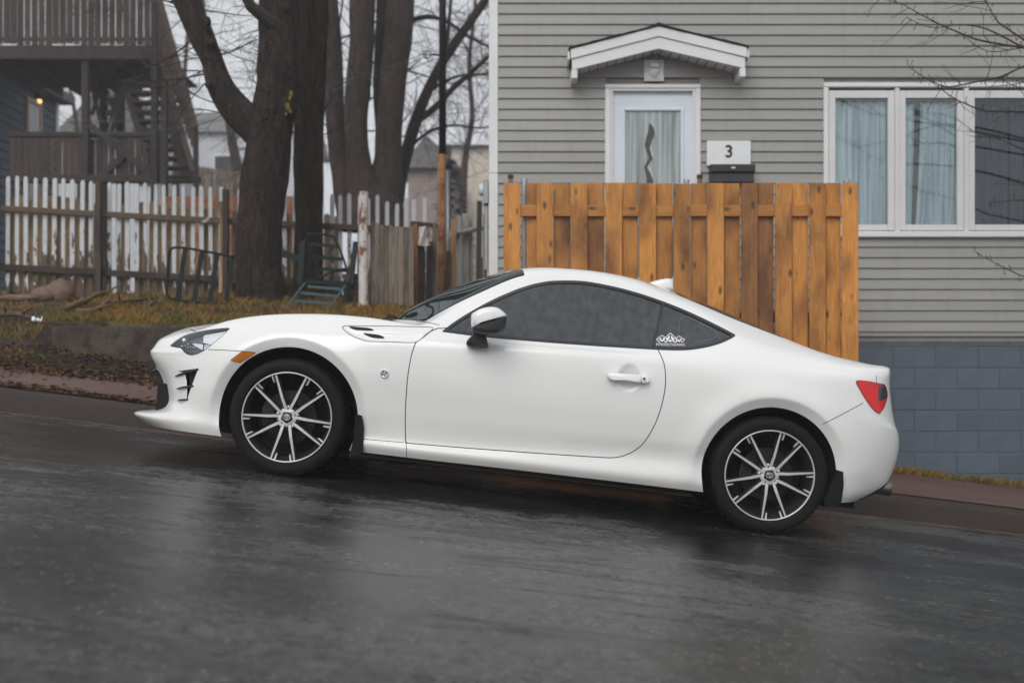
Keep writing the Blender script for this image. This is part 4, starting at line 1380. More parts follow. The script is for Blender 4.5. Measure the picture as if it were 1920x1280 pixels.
for (u, v, rr_) in ((546, 176, 5), (543, 184, 4), (540, 200, 6), (544, 208, 4), (536, 214, 3)):
    bm = bmesh.new(); bmesh.ops.create_icosphere(bm, subdivisions=3, radius=rr_*s1)
    for vv in bm.verts: vv.co = Vector((vv.co.x*.75, vv.co.y*.45, vv.co.z*1.2))*(1+.5*mnoise.noise(vv.co*38))
    me = bpy.data.meshes.new('lichen'); bm.to_mesh(me); bm.free()
    o = link('lichen', me, M['lichen'], t1); o.location = T(u, v, Y1-.17)
b = MB(); rn = random.Random(41)
b.tube([T(532,55,11.4), T(505,40,11.3), T(470,12,11.2), T(450,-30,11.1), T(430,-90,11)], [.09,.075,.06,.05,.03], 10)
for _ in range(24):
    i = rn.randint(25, len(P1b)-1)
    sg = rn.choice((-1, -1, 1))
    grow(b, P1b[i], Vector((sg*rn.uniform(.5, 1), rn.uniform(-.6, .5), rn.uniform(-.75, .6))), rn.uniform(.45, 1.05), rn.uniform(.006, .012), 3, rn, -.05, 5, (2, 4))
for _ in range(14):
    i = rn.randint(132, 225)
    grow(b, P1[i], Vector((rn.uniform(-1, .6), rn.uniform(-.8, .3), rn.uniform(-.35, .6))), rn.uniform(.5, 1.2), rn.uniform(.006, .012), 3, rn, -.05, 5, (2, 4))
b.build('crown', M['twig'], t1)

# --- the mossy straight tree beside it
Y2 = 12.4; s2 = Y2/FPX
q = px(580, 540, Y2)
t2 = thing('mossy_tree', 'straight brown tree trunk with moss and orange bark behind the green chair', 'tree', (q.x, Y2, gz(q.x, Y2)))
TO = Vector(t2.location)
b = MB()
P2t, R2t = trunk_mesh(b, [T(579,560,Y2)+Vector((0,0,-.2)), T(578,500,Y2), T(579,400,Y2), T(579,300,Y2), T(581,200,Y2), T(584,100,Y2), T(588,0,Y2), T(592,-150,Y2), T(590,-380,Y2)],
           [x*s2 for x in (31, 27.5, 26.5, 26.5, 27, 27.5, 27.5, 23, 14)], 80, .08, 9, .15, 24, .08)
b.build('trunk', M['mossbark'], t2, smooth=True)
b = MB(); rn = random.Random(43)
for _ in range(20):
    i = rn.randint(72, len(P2t)-1)
    grow(b, P2t[i], Vector((rn.uniform(-1, 1), rn.uniform(-.9, .3), rn.uniform(-.4, .6))), rn.uniform(.5, 1.1), rn.uniform(.005, .010), 3, rn, -.05, 5, (2, 3))
b.build('crown', M['twig'], t2)

# --- the many-stemmed tree beyond the pickets
Y3 = 18.5; s3 = Y3/FPX
q = px(695, 400, Y3)
t3 = thing('many_stemmed_tree', 'big brown tree of several stout stems rising behind the picket fence', 'tree', (q.x, Y3, gz(q.x, Y3)))
TO = Vector(t3.location); rn = random.Random(51)
def T3(u, v, y=Y3): return px(u, v, y)-TO
stems = [([(665,420),(652,360),(636,290),(628,220),(624,140),(620,60),(612,-20),(600,-160),(590,-360)], [30,26,20,19,20,20,19,14,7], 18.6),
         ([(690,420),(682,360),(672,300),(668,240),(672,160),(678,80),(680,0),(690,-120),(700,-330)], [36,30,24,22,23,24,24,18,8], 18.3),
         ([(715,420),(722,360),(728,300),(730,240),(736,160),(745,80),(752,0),(765,-120),(790,-330)], [38,34,27,25,25,27,27,20,8], 18.5),
         ([(722,300),(718,230),(714,160),(716,80),(718,0),(710,-120)], [14,15,15,14,13,8], 18.9)]
tips = []
for pts_, rr_, y in stems:
    b = MB()
    Pq, Rq = trunk_mesh(b, [T3(u, v, y) for u, v in pts_], [x*y/FPX for x in rr_], 16, .10, rn.random()*9)
    b.build('stem', M['farbark'], t3, smooth=True)
    tips.append(Pq)
b = MB()
trunk_mesh(b, [T3(700,430), T3(700,395), T3(702,365), T3(706,350)], [x*s3 for x in (66, 60, 50, 36)], 20, .14, 3, .15)
b.build('stump_base', M['farbark'], t3, smooth=True)
b = MB()
for Pq in tips:
    for _ in range(11):
        i = rn.randint(len(Pq)//3, len(Pq)-1)
        grow(b, Pq[i], Vector((rn.uniform(-1, 1), rn.uniform(-.8, .8), rn.uniform(-.1, .8))), rn.uniform(.8, 2.0), rn.uniform(.010, .024), 3, rn, -.03, 5, (1, 3))
b.build('crown', M['farbark'], t3)

# --- the leaning tree toward the house
Y4 = 19.5
q = px(752, 380, Y4)
t4 = thing('leaning_tree', 'slender tree leaning toward the grey house with many fine bare branches', 'tree', (q.x, Y4, gz(q.x, Y4)))
TO = Vector(t4.location); rn = random.Random(61)
def T4(u, v, y=Y4): return px(u, v, y)-TO
b = MB()
Pa, Ra = trunk_mesh(b, [T4(742,400), T4(750,340), T4(764,280), T4(780,225), T4(800,175), T4(828,120), T4(858,75), T4(890,30), T4(930,-30), T4(985,-130)], [x*Y4/FPX for x in (14, 13, 12, 11.5, 10, 9.5, 9, 8, 7, 4)], 14, .08, 2)
b.build('trunk', M['farbark'], t4, smooth=True)
b = MB()
L1 = [(778,228),(812,205),(850,165),(890,130),(930,95),(980,60)]
L2 = [(735,75),(762,45),(800,32),(840,42),(880,70),(930,95)]
L3 = [(764,282),(800,250),(850,235),(900,240),(950,230)]
L4 = [(800,176),(840,150),(880,140),(940,142)]
L5 = [(828,120),(840,60),(845,0),(850,-90)]
ends = []
for Lp, r0 in ((L1, .075), (L2, .06), (L3, .035), (L4, .035), (L5, .05)):
    Pq = [Vector(p_) for p_ in smooth_path([T4(u, v) for u, v in Lp], 5)]
    b.tube(Pq, [r0*(1-.7*i/(len(Pq)-1)) for i in range(len(Pq))], 7); ends.append(Pq)
b.build('limb', M['farbark'], t4, smooth=True)
b = MB()
for Pq in ends+[Pa[20:]]:
    for _ in range(20):
        i = rn.randint(2, len(Pq)-1)
        grow(b, Pq[i], Vector((rn.uniform(-.5, 1), rn.uniform(-.8, .8), rn.uniform(-.5, .8))), rn.uniform(.6, 1.6), rn.uniform(.006, .011), 3, rn, -.02, 5, (2, 3))
b.build('crown', M['farbark'], t4)

# --- thin pale trees far behind
def thin_tree(pts, r, y, label, seed, nb=26):
    q = px(pts[0][0], pts[0][1], y)
    t = thing('bare_tree', label, 'tree', (q.x, y, gz(q.x, y)), group='bare trees in the mist')
    TO_ = Vector(t.location); rn = random.Random(seed); b = MB()
    Pq, _ = trunk_mesh(b, [px(pts[0][0], 420, y)-TO_] + [px(u, v, y)-TO_ for u, v in pts], [r*1.1]+[r*(1-.75*i/(len(pts)-1)) for i in range(len(pts))], 10, .06, seed)
    b.build('trunk', M['farbark'], t, smooth=True)
    b = MB()
    for _ in range(nb):
        i = rn.randint(len(Pq)//4, len(Pq)-1)
        grow(b, Pq[i], Vector((rn.uniform(-1, 1), rn.uniform(-.8, .8), rn.uniform(-.1, .9))), rn.uniform(.9, 2.4), rn.uniform(.010, .022), 3, rn, -.01, 5, (1, 2))
    b.build('crown', M['farbark'], t)
thin_tree([(448,335),(436,270),(428,220),(415,170),(400,110),(385,40),(375,-60)], .15, 29, 'thin hazy bare tree seen past the heavy limb of the forked tree', 71)
thin_tree([(150,320),(146,260),(140,210),(128,150),(120,80)], .10, 34, 'faint bare sapling beyond the deck posts', 72, 22)
thin_tree([(225,330),(222,260),(215,200),(222,140),(240,60)], .10, 36, 'faint bare tree beyond the open deck stairs', 73, 22)
thin_tree([(330,330),(335,240),(345,150),(352,60),(365,-80)], .14, 38, 'faint bare tree between the stair guard and the heavy limb', 74, 30)
thin_tree([(868,390),(872,300),(885,220),(880,120),(890,20),(900,-120)], .12, 33, 'faint bare tree before the cream house', 75, 34)
# a small conifer in the haze
q = px(845, 400, 30)
cf = thing('conifer', 'small dusky conifer in front of the cream house', 'tree', (q.x, 30, gz(q.x, 30)))
hC = px(0, 300, 30).z-cf.location.z
MB().tube([(0,0,-.1),(0,0,hC)], [.10,.01], 8).build('trunk', M['farbark'], cf)
M['needle'] = plain('dusky_needles', (.035,.045,.032), .9, var=.4, scale=3)
b = MB(); rn = random.Random(8)
for _ in range(900):
    t = rn.random()**.8; z = hC*(.12+.88*t); rr_ = (1-t)*1.15+.05
    a = rn.uniform(0, 6.28); r0 = rr_*rn.uniform(.2, 1)
    c = Vector((math.cos(a)*r0, math.sin(a)*r0, z-.12*r0)); l = rn.uniform(.10, .24)
    d = Vector((math.cos(a), math.sin(a), rn.uniform(-.5, .1)))*l; s_ = Vector((-math.sin(a), math.cos(a), rn.uniform(-.4, .4)))*l*.3
    b.add([c-s_, c+d, c+s_], [(0, 1, 2)])
b.build('crown', M['needle'], cf)

# --- the bare tree by the house whose twigs cross the window
Y5 = 9.15
t5 = thing('street_tree', 'bare street tree whose budding twigs reach across the triple window', 'tree', (6.1, Y5, ground_z(6.1, Y5)))
TO = Vector(t5.location); rn = random.Random(81)
def T5(u, v, y=Y5): return px(u, v, y)-TO
b = MB()
P5, R5 = trunk_mesh(b, [(0,0,-.15), (.02,0,.8), (-.03,.02,1.8), (.03,0,2.8), (0,.03,3.8), (-.06,0,5.0), (-.1,0,6.2)], [.13,.10,.09,.08,.07,.05,.02], 14, .08, 4, .2)
b.build('trunk', M['bark'], t5, smooth=True)
tw = [[(2060,150),(1990,105),(1920,90),(1880,84),(1830,74),(1795,60),(1760,45),(1720,24),(1690,8),(1650,-3)],
      [(2050,120),(1960,98),(1920,75),(1890,55),(1870,40),(1855,15),(1843,-6)],
      [(2070,120),(1980,112),(1920,125),(1880,143),(1850,150),(1810,158),(1775,163),(1745,152),(1722,138),(1703,125)],
      [(2070,230),(1990,215),(1920,210),(1870,209),(1845,208),(1815,197),(1790,185),(1765,168),(1745,153)],
      [(2060,330),(1980,295),(1920,280),(1890,268),(1865,256),(1838,250),(1813,243)],
      [(2060,560),(1980,530),(1920,518),(1890,505),(1860,490),(1830,474)],
      [(2050,160),(1970,150),(1920,155),(1890,160),(1850,163)],
      [(2050,110),(1960,85),(1905,92),(1850,96),(1800,62)],
      [(1920,90),(1850,55),(1800,47),(1745,52),(1700,33)],
      [(2030,200),(1960,165),(1920,167),(1895,158),(1875,148)],
      [(2040,385),(1970,350),(1920,348),(1885,345),(1855,346)],
      [(1990,395),(1930,378),(1900,376),(1868,379),(1855,379)]]
b = MB(); MT = M['twig']
for k, Lp in enumerate(tw):
    y0 = Y5-.12+.05*(k % 5)
    Pq = [Vector(p_) for p_ in smooth_path([T5(u, v, y0) for u, v in Lp], 4)]
    r0 = .012 if k < 4 else .008
    if k < 6:
        zz = Pq[0].z - .35
        c0 = min(P5, key=lambda p_: abs(p_.z-zz)); Pq = [c0, (c0+Pq[0])/2+Vector((0,0,.05))] + Pq
    m_ = len(Pq)
    rad = [max(.0028, r0*(1-.8*i/(m_-1))) for i in range(m_)]
    b.tube(Pq, rad, 6)
    for i in range(4, m_):                                # spurs and buds
        if rn.random() < .75:
            d = Vector((rn.uniform(-.6, .3), rn.uniform(-.5, .5), rn.choice((-1, 1))*rn.uniform(.4, 1))).normalized()
            L = rn.uniform(.02, .06)
            e = Pq[i]+d*L
            b.tube([Pq[i], Pq[i]+d*L*.6, e, e+d*.008], [.0028, .0022, .004, .0015], 5)
        if rn.random() < .16 and k < 9:
            grow(b, Pq[i], Vector((rn.uniform(-1, -.1), rn.uniform(-.4, .4), rn.uniform(-.7, .8))), rn.uniform(.15, .42), .004, 1, rn, 0, 4, (1, 2), .6, 4)
b.build('crown', MT, t5)
b = MB()
for _ in range(14):
    i = rn.randint(20, len(P5)-1)
    grow(b, P5[i], Vector((rn.uniform(-.3, 1), rn.uniform(-1, .4), rn.uniform(.1, .9))), rn.uniform(.6, 1.3), .014, 2, rn, 0, 5, (2, 3))
b.build('crown', MT, t5)

# ---------------------------------------------------------------- grass, dead leaves, pebbles
M['grass'] = None
m_, nt_, b_ = new_mat('winter_grass')
rv = nt_.nodes.new('ShaderNodeTexCoord')
nz = noise(nt_, rv.outputs['Object'], 2.2, 4); nz2 = noise(nt_, rv.outputs['Object'], 90, 2)
cc = ramp(nt_, nz, [(.35, (.26,.12,.019)), (.5, (.21,.135,.022)), (.65, (.090,.084,.017))]).outputs[0]
cc = mix(nt_, .7, cc, ramp(nt_, nz2, [(.3, .5), (.7, 1.5)]).outputs[0], 'MULTIPLY')
nt_.links.new(cc, b_.inputs['Base Color']); b_.inputs['Roughness'].default_value = .8
M['grass'] = m_
rn = random.Random(91); b = MB()
def blade(x, y, h, z=None):
    z = ground_z(x, y)-.005 if z is None else z
    a = rn.uniform(0, 6.28); w = rn.uniform(.003, .006)
    dx, dy = math.cos(a)*w, math.sin(a)*w
    l = Vector((rn.gauss(0, .5)*h, rn.gauss(0, .5)*h, h))
    n = len(b.v)
    b.v += [(x-dx, y-dy, z), (x+dx, y+dy, z), (x+l.x*.4+dx*.7, y+l.y*.4+dy*.7, z+h*.6), (x+l.x, y+l.y, z+l.z)]
    b.f += [(n, n+1, n+2), (n, n+2, n+3)]
for _ in range(42000):
    x = rn.uniform(-7.2, -.8); y = rn.uniform(9.7, 12.9)
    d = mnoise.noise((x*1.1, y*1.1, 4)) + .35*mnoise.noise((x*4, y*4, 9))
    edge = .55*math.exp(-((y-10.0)/.55)**2) + .25*math.exp(-((y-11.0)/.7)**2) + (.15 if x > -4.5 else -.1)
    if d + edge < rn.uniform(-.1, .75): continue
    blade(x, y, rn.uniform(.025, .07)*(1+.6*max(0, d)))
for _ in range(9000):                                     # grassy lip over the wall and thin growth on the bank
    x = rn.uniform(-7, -.9)
    if rn.random() < .5: y = rn.uniform(9.66, 9.85); h = rn.uniform(.03, .085)
    else: y = rn.uniform(8.9, 9.55); h = rn.uniform(.02, .05)
    if mnoise.noise((x*1.6, y*2, 14)) < -.05: continue
    blade(x, y, h)
tag(b.build('grass', M['grass'], fixn=False), 'short yellow-green winter grass on the bank', kind='stuff')
b = MB()
for _ in range(5200):                                     # dry tuft along the block wall
    x = rn.uniform(2.2, 6.0); y = YW+.02-abs(rn.gauss(0, .07))
    if mnoise.noise((x*2.2, 3, 1)) < rn.uniform(-.5, .3): continue
    blade(x, y, rn.uniform(.03, .10))
tag(b.build('dry_grass', M['grass'], fixn=False), 'dry orange grass along the foot of the block wall', kind='stuff')
M['leaf'] = None
m_, nt_, b_ = new_mat('dead_leaves')
nz = noise(nt_, nt_.nodes.new('ShaderNodeTexCoord').outputs['Object'], 45, 2)
nt_.links.new(ramp(nt_, nz, [(.28, (.022,.011,.007)), (.5, (.11,.050,.017)), (.72, (.30,.145,.042))]).outputs[0], b_.inputs['Base Color'])
b_.inputs['Roughness'].default_value = .6
M['leaf'] = m_
b = MB()
def leaf(x, y, s):
    z = ground_z(x, y) + .012 + rn.uniform(0, .012)
    a = rn.uniform(0, 6.28); ca, sa = math.cos(a), math.sin(a); n = len(b.v)
    for (lx, ly, lz) in ((-1, 0, .0), (0, -.5, .25), (1, 0, .1), (0, .5, .3)):
        lx *= s; ly *= s; lz *= s*rn.uniform(-.5, 1.6)
        b.v.append((x+lx*ca-ly*sa, y+lx*sa+ly*ca, z+lz))
    b.f.append((n, n+1, n+2, n+3))
for _ in range(24000):
    x = rn.uniform(-7.5, -.6)
    y = rn.choice((rn.uniform(7.8, 8.9), rn.gauss(7.85, .08), rn.gauss(7.86, .10), rn.uniform(8.85, 9.6), rn.uniform(8.8, 9.6), rn.uniform(9.8, 12.8), rn.gauss(9.0, .12)))
    if y < 7.70 or (8.1 < y < 8.8 and rn.random() < (.9 if x > -3.9 else .35)): continue
    if 7.95 < y < 8.2 and x > -4 and mnoise.noise((x*.9, 0, 3)) < rn.uniform(-.5, .5): continue
    leaf(x, y, rn.uniform(.010, .030))
for _ in range(500):
    x = rn.uniform(1.5, 5.5); y = YW-abs(rn.gauss(0, .2)); leaf(x, y, rn.uniform(.006, .018))
tag(b.build('dead_leaves', M['leaf'], fixn=False), 'brown dead leaves along the kerb and on the bank', kind='stuff')

# ---------------------------------------------------------------- damp air
m_ = bpy.data.materials.new('damp_air'); m_.use_nodes = True
nt_ = m_.node_tree; nt_.nodes.clear()
pv = nt_.nodes.new('ShaderNodeVolumePrincipled')
pv.inputs['Color'].default_value = (.93, .95, 1, 1); pv.inputs['Density'].default_value = HAZE
pv.inputs['Anisotropy'].default_value = .2
oo = nt_.nodes.new('ShaderNodeOutputMaterial'); nt_.links.new(pv.outputs[0], oo.inputs['Volume'])
hz_ = MB().box((-410, -410, -6), (410, 410, 24)).build('haze', m_)
tag(hz_, 'thin damp mist filling the air', kind='stuff')

# ---------------------------------------------------------------- the white coupe
CA = math.atan(.3071/2.555)                      # it stands along the slope
CARO = Vector((-1.2286, 6.5, .1375))
CARM = Matrix.Translation(CARO) @ Matrix.Rotation(CA, 4, 'Y')
_ca, _sa = math.cos(CA), math.sin(CA)
def to_px(Pn):
    "car coordinates -> photograph pixels (numpy n x 3)"
    X = CARO.x + Pn[:,0]*_ca + Pn[:,2]*_sa
    Y = CARO.y + Pn[:,1]
    Z = CARO.z - Pn[:,0]*_sa + Pn[:,2]*_ca
    return np.stack([960 + FPX*X/Y, HOR - FPX*(Z-CAMZ)/Y], 1)
def cloc(u, v, y):
    "pixel at lateral position y -> car coordinates"
    Y = CARO.y+y; dX = (u-960)*Y/FPX-CARO.x; dZ = CAMZ+(HOR-v)*Y/FPX-CARO.z
    return Vector((dX*_ca-dZ*_sa, y, dX*_sa+dZ*_ca))

# materials
def paint_mat():
    m, nt, b = new_mat('white_car_paint')
    v = coords(nt)
    n1 = noise(nt, v, 2.0, 4); n2 = noise(nt, v, 160, 2, .6)
    col = ramp(nt, n1, [(.3, (.80,.80,.782)), (.7, (.83,.83,.812))]).outputs[0]
    sep = nt.nodes.new('ShaderNodeSeparateXYZ'); nt.links.new(v, sep.inputs[0])
    # road film: specks from the wet street plus painted flank shade, densest low down
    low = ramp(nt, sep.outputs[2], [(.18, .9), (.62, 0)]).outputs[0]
    film_shade = math_n(nt, 'MULTIPLY', low, ramp(nt, noise(nt, coords(nt, scale=(.4,1,1)), 9, 6, .7), [(.30, .35), (.75, .7)]).outputs[0])
    col = mix(nt, math_n(nt, 'MULTIPLY', film_shade, .42), col, (.45,.41,.37))
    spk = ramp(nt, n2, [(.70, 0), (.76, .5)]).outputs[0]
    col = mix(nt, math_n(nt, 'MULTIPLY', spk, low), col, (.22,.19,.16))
    nt.links.new(col, b.inputs['Base Color'])
    rgh = math_n(nt, 'ADD', math_n(nt, 'MULTIPLY', film_shade, .25), .33)
    nt.links.new(rgh, b.inputs['Roughness'])
    b.inputs['Coat Weight'].default_value = .8; b.inputs['Coat Roughness'].default_value = .06
    # rain beads
    vo = nt.nodes.new('ShaderNodeTexVoronoi'); vo.inputs['Scale'].default_value = 130; nt.links.new(v, vo.inputs['Vector'])
    bead = ramp(nt, vo.outputs['Distance'], [(.0, 1), (.28, 0)]).outputs[0]
    pk_ = ramp(nt, vo.outputs['Color'], [(.70, 0), (.74, 1)]).outputs[0]
    bp = nt.nodes.new('ShaderNodeBump'); bp.inputs['Strength'].default_value = .10; bp.inputs['Distance'].default_value = .002
    nt.links.new(math_n(nt, 'MULTIPLY', bead, pk_), bp.inputs['Height'])
    nt.links.new(bp.outputs[0], b.inputs['Coat Normal'])
    return m
def tint_mat(name, base, rough, wet=True):
    m, nt, b = new_mat(name)
    v = coords(nt)
    b.inputs['Base Color'].default_value = c4(base)
    b.inputs['Roughness'].default_value = rough
    b.inputs['Specular IOR Level'].default_value = .55
    if wet:
        st = noise(nt, coords(nt, scale=(1, 1, .05), rot=(0, R(5), 0)), 26, 3, .55)
        dr = noise(nt, v, 260, 2, .5)
        col = ramp(nt, st, [(.36, tuple(x*.80 for x in base)), (.66, tuple(x*1.30 for x in base))]).outputs[0]
        col = mix(nt, math_n(nt, 'MULTIPLY', ramp(nt, dr, [(.58, 0), (.70, 1)]).outputs[0], .35), col, tuple(x*.2 for x in base))
        nt.links.new(col, b.inputs['Base Color'])
    return m
C = {}
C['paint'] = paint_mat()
C['tint'] = tint_mat('tinted_wet_glass', (.048,.053,.058), .10)
C['screen'] = tint_mat('windscreen_glass', (.012,.022,.022), .03, False)
C['trim'] = plain('black_window_trim', (.022,.024,.028), .32, var=.1)
C['gap'] = plain('panel_gap', (.012,.012,.013), .8, var=.1)
C['gap2'] = plain('vent_joint', (.16,.16,.17), .7, var=.1)
C['blackplastic'] = plain('satin_black_plastic', (.020,.020,.022), .42, var=.15, scale=30, bmp=.05)
C['rubber'] = plain('tyre_rubber', (.006,.006,.0065), .75, spec=.25, var=.2, scale=30, bmp=.12, bscale=120)
C['liner'] = plain('wheel_well_liner', (.008,.008,.008), .95)
C['machined'] = plain('machined_alloy', (.62,.61,.59), .28, .45, var=.05, scale=30)
C['gunmetal'] = plain('gunmetal_alloy', (.045,.047,.050), .38, .5, var=.12, scale=20)
C['chrome'] = plain('chrome', (.75,.75,.76), .14, .7, var=.03)
C['steel'] = plain('brake_steel', (.030,.026,.024), .55, .6, var=.3)
C['amber'] = plain('amber_lens', (.72,.20,.012), .12, 0, var=.08, coat=.6)
C['redlens'] = plain('red_lens', (.72,.012,.010), .15, 0, var=.06, coat=.2)
C['deepred'] = plain('deep_red_lens', (.16,.006,.008), .10, 0, var=.1, coat=.8)
C['lampdark'] = plain('lamp_dark', (.02,.024,.03), .15, 0, coat=.8)
C['lampbowl'] = plain('lamp_bowl', (.70,.73,.76), .10, .85, var=.05)
C['lampwhite'] = plain('lamp_white_reflector', (.88,.90,.92), .18, 0, var=.03, coat=.6)
C['whitevinyl'] = plain('white_vinyl_decal', (.82,.83,.83), .5, var=.02)
C['exhaust'] = plain('burnt_steel', (.22,.19,.17), .28, 1.0, var=.2, scale=20)

# control net: rows from sill to roof centre, columns from nose to tail (x back from the front axle, y lateral, z up)
NET = [
 # 0 nose centre
 [(-.90,0,.16),(-.965,0,.205),(-.86,0,.240),(-.905,0,.40),(-.915,0,.555),(-.90,0,.615),(-.892,0,.635),(-.85,0,.685),(-.82,0,.708),(-.815,0,.712),(-.81,0,.715),(-.805,0,.718)],
 [(-.89,-.30,.16),(-.955,-.31,.207),(-.845,-.31,.243),(-.89,-.31,.40),(-.90,-.31,.555),(-.885,-.31,.61),(-.877,-.31,.632),(-.83,-.30,.682),(-.77,-.25,.722),(-.73,-.19,.738),(-.71,-.10,.748),(-.70,0,.752)],
 [(-.835,-.53,.162),(-.918,-.55,.212),(-.775,-.55,.252),(-.752,-.565,.40),(-.855,-.55,.55),(-.838,-.545,.602),(-.828,-.54,.625),(-.765,-.52,.675),(-.69,-.455,.722),(-.63,-.36,.752),(-.59,-.20,.775),(-.57,0,.782)],
 [(-.70,-.715,.166),(-.755,-.738,.216),(-.66,-.712,.268),(-.648,-.712,.40),(-.70,-.70,.55),(-.69,-.69,.61),(-.68,-.68,.635),(-.61,-.645,.703),(-.54,-.57,.742),(-.47,-.45,.775),(-.43,-.25,.80),(-.41,0,.81)],
 [(-.49,-.80,.167),(-.51,-.812,.212),(-.50,-.798,.275),(-.48,-.802,.42),(-.47,-.80,.57),(-.46,-.782,.665),(-.455,-.772,.69),(-.42,-.69,.778),(-.38,-.60,.792),(-.33,-.45,.806),(-.30,-.25,.826),(-.28,0,.836)],
 [(-.25,-.82,.168),(-.25,-.832,.205),(-.25,-.825,.27),(-.25,-.835,.42),(-.25,-.843,.60),(-.25,-.808,.722),(-.25,-.795,.748),(-.25,-.705,.826),(-.22,-.60,.830),(-.18,-.45,.836),(-.15,-.25,.855),(-.13,0,.864)],
 [(.05,-.835,.172),(.05,-.852,.212),(.05,-.842,.265),(.05,-.855,.42),(.05,-.866,.62),(.05,-.832,.752),(.05,-.820,.778),(.05,-.725,.870),(.06,-.60,.868),(.07,-.45,.872),(.08,-.25,.890),(.08,0,.897)],
 [(.35,-.838,.175),(.35,-.860,.214),(.35,-.842,.262),(.35,-.853,.42),(.35,-.868,.62),(.35,-.850,.768),(.35,-.842,.787),(.35,-.752,.882),(.34,-.62,.886),(.32,-.47,.893),(.30,-.27,.908),(.29,0,.916)],
 # 8 cowl line
 [(.64,-.838,.176),(.64,-.860,.215),(.64,-.842,.260),(.64,-.853,.42),(.64,-.868,.62),(.64,-.853,.786),(.64,-.846,.802),(.64,-.785,.868),(.65,-.735,.893),(.645,-.660,.908),(.47,-.36,.913),(.405,0,.922)],
 [(.72,-.838,.176),(.72,-.860,.215),(.72,-.841,.261),(.72,-.853,.42),(.72,-.868,.62),(.72,-.854,.790),(.72,-.847,.806),(.72,-.788,.866),(.72,-.735,.922),(.72,-.645,.965),(.55,-.36,.985),(.48,0,.968)],
 [(.95,-.838,.178),(.95,-.860,.217),(.95,-.840,.267),(.95,-.853,.42),(.95,-.868,.62),(.95,-.855,.800),(.95,-.848,.816),(.95,-.790,.862),(.94,-.700,.985),(.925,-.598,1.102),(.80,-.36,1.145),(.74,0,1.122)],
 # 11 header
 [(1.20,-.838,.180),(1.20,-.860,.219),(1.20,-.839,.278),(1.20,-.853,.42),(1.20,-.868,.62),(1.20,-.857,.812),(1.20,-.850,.828),(1.20,-.792,.868),(1.19,-.665,1.055),(1.165,-.565,1.232),(1.13,-.36,1.288),(1.11,0,1.292)],
 [(1.45,-.838,.181),(1.45,-.860,.220),(1.45,-.838,.289),(1.45,-.853,.42),(1.45,-.869,.62),(1.45,-.859,.823),(1.45,-.852,.839),(1.45,-.794,.878),(1.44,-.655,1.085),(1.43,-.545,1.272),(1.42,-.36,1.318),(1.42,0,1.333)],
 [(1.75,-.838,.182),(1.75,-.860,.222),(1.75,-.838,.303),(1.75,-.855,.43),(1.75,-.871,.63),(1.75,-.862,.834),(1.75,-.855,.850),(1.75,-.797,.892),(1.75,-.655,1.078),(1.75,-.540,1.258),(1.75,-.35,1.316),(1.75,0,1.335)],
 [(2.05,-.838,.182),(2.05,-.860,.225),(2.05,-.842,.315),(2.05,-.862,.44),(2.05,-.876,.64),(2.05,-.866,.838),(2.05,-.859,.856),(2.05,-.802,.915),(2.05,-.680,1.045),(2.05,-.556,1.186),(2.05,-.37,1.252),(2.05,0,1.286)],
 [(2.35,-.838,.182),(2.35,-.862,.228),(2.35,-.860,.32),(2.35,-.875,.45),(2.35,-.884,.65),(2.35,-.874,.815),(2.35,-.865,.850),(2.35,-.805,.945),(2.35,-.725,1.02),(2.35,-.605,1.095),(2.35,-.45,1.162),(2.35,0,1.192)],
 [(2.65,-.838,.190),(2.65,-.862,.235),(2.65,-.866,.32),(2.65,-.878,.46),(2.65,-.885,.65),(2.65,-.874,.795),(2.65,-.864,.838),(2.65,-.815,.915),(2.65,-.755,.968),(2.65,-.65,1.028),(2.65,-.50,1.068),(2.65,0,1.080)],
 [(2.90,-.825,.206),(2.90,-.842,.245),(2.90,-.850,.32),(2.90,-.858,.45),(2.90,-.862,.64),(2.90,-.850,.780),(2.90,-.842,.838),(2.90,-.810,.905),(2.90,-.765,.948),(2.90,-.67,.985),(2.90,-.45,1.005),(2.90,0,1.010)],
 [(3.02,-.775,.212),(3.04,-.792,.25),(3.06,-.798,.32),(3.10,-.795,.43),(3.11,-.798,.62),(3.08,-.795,.77),(3.07,-.792,.835),(3.06,-.775,.912),(3.07,-.72,.955),(3.08,-.60,.975),(3.08,-.38,.986),(3.08,0,.990)],
 [(3.14,-.63,.222),(3.19,-.64,.255),(3.235,-.65,.30),(3.278,-.65,.42),(3.283,-.655,.60),(3.225,-.675,.755),(3.205,-.685,.835),(3.195,-.685,.935),(3.19,-.63,.967),(3.19,-.50,.975),(3.19,-.30,.981),(3.19,0,.984)],
 [(3.24,-.34,.24),(3.28,-.35,.27),(3.315,-.35,.31),(3.375,-.35,.42),(3.38,-.35,.58),(3.31,-.35,.74),(3.275,-.35,.83),(3.255,-.35,.945),(3.245,-.31,.974),(3.243,-.24,.978),(3.241,-.13,.981),(3.24,0,.983)],
 [(3.26,0,.245),(3.295,0,.275),(3.33,0,.31),(3.39,0,.42),(3.395,0,.58),(3.325,0,.74),(3.29,0,.83),(3.27,0,.95),(3.262,0,.975),(3.260,0,.979),(3.258,0,.981),(3.256,0,.983)],
]
NC, NR = len(NET), len(NET[0])
ctl = np.array(NET)                              # columns x rows x 3

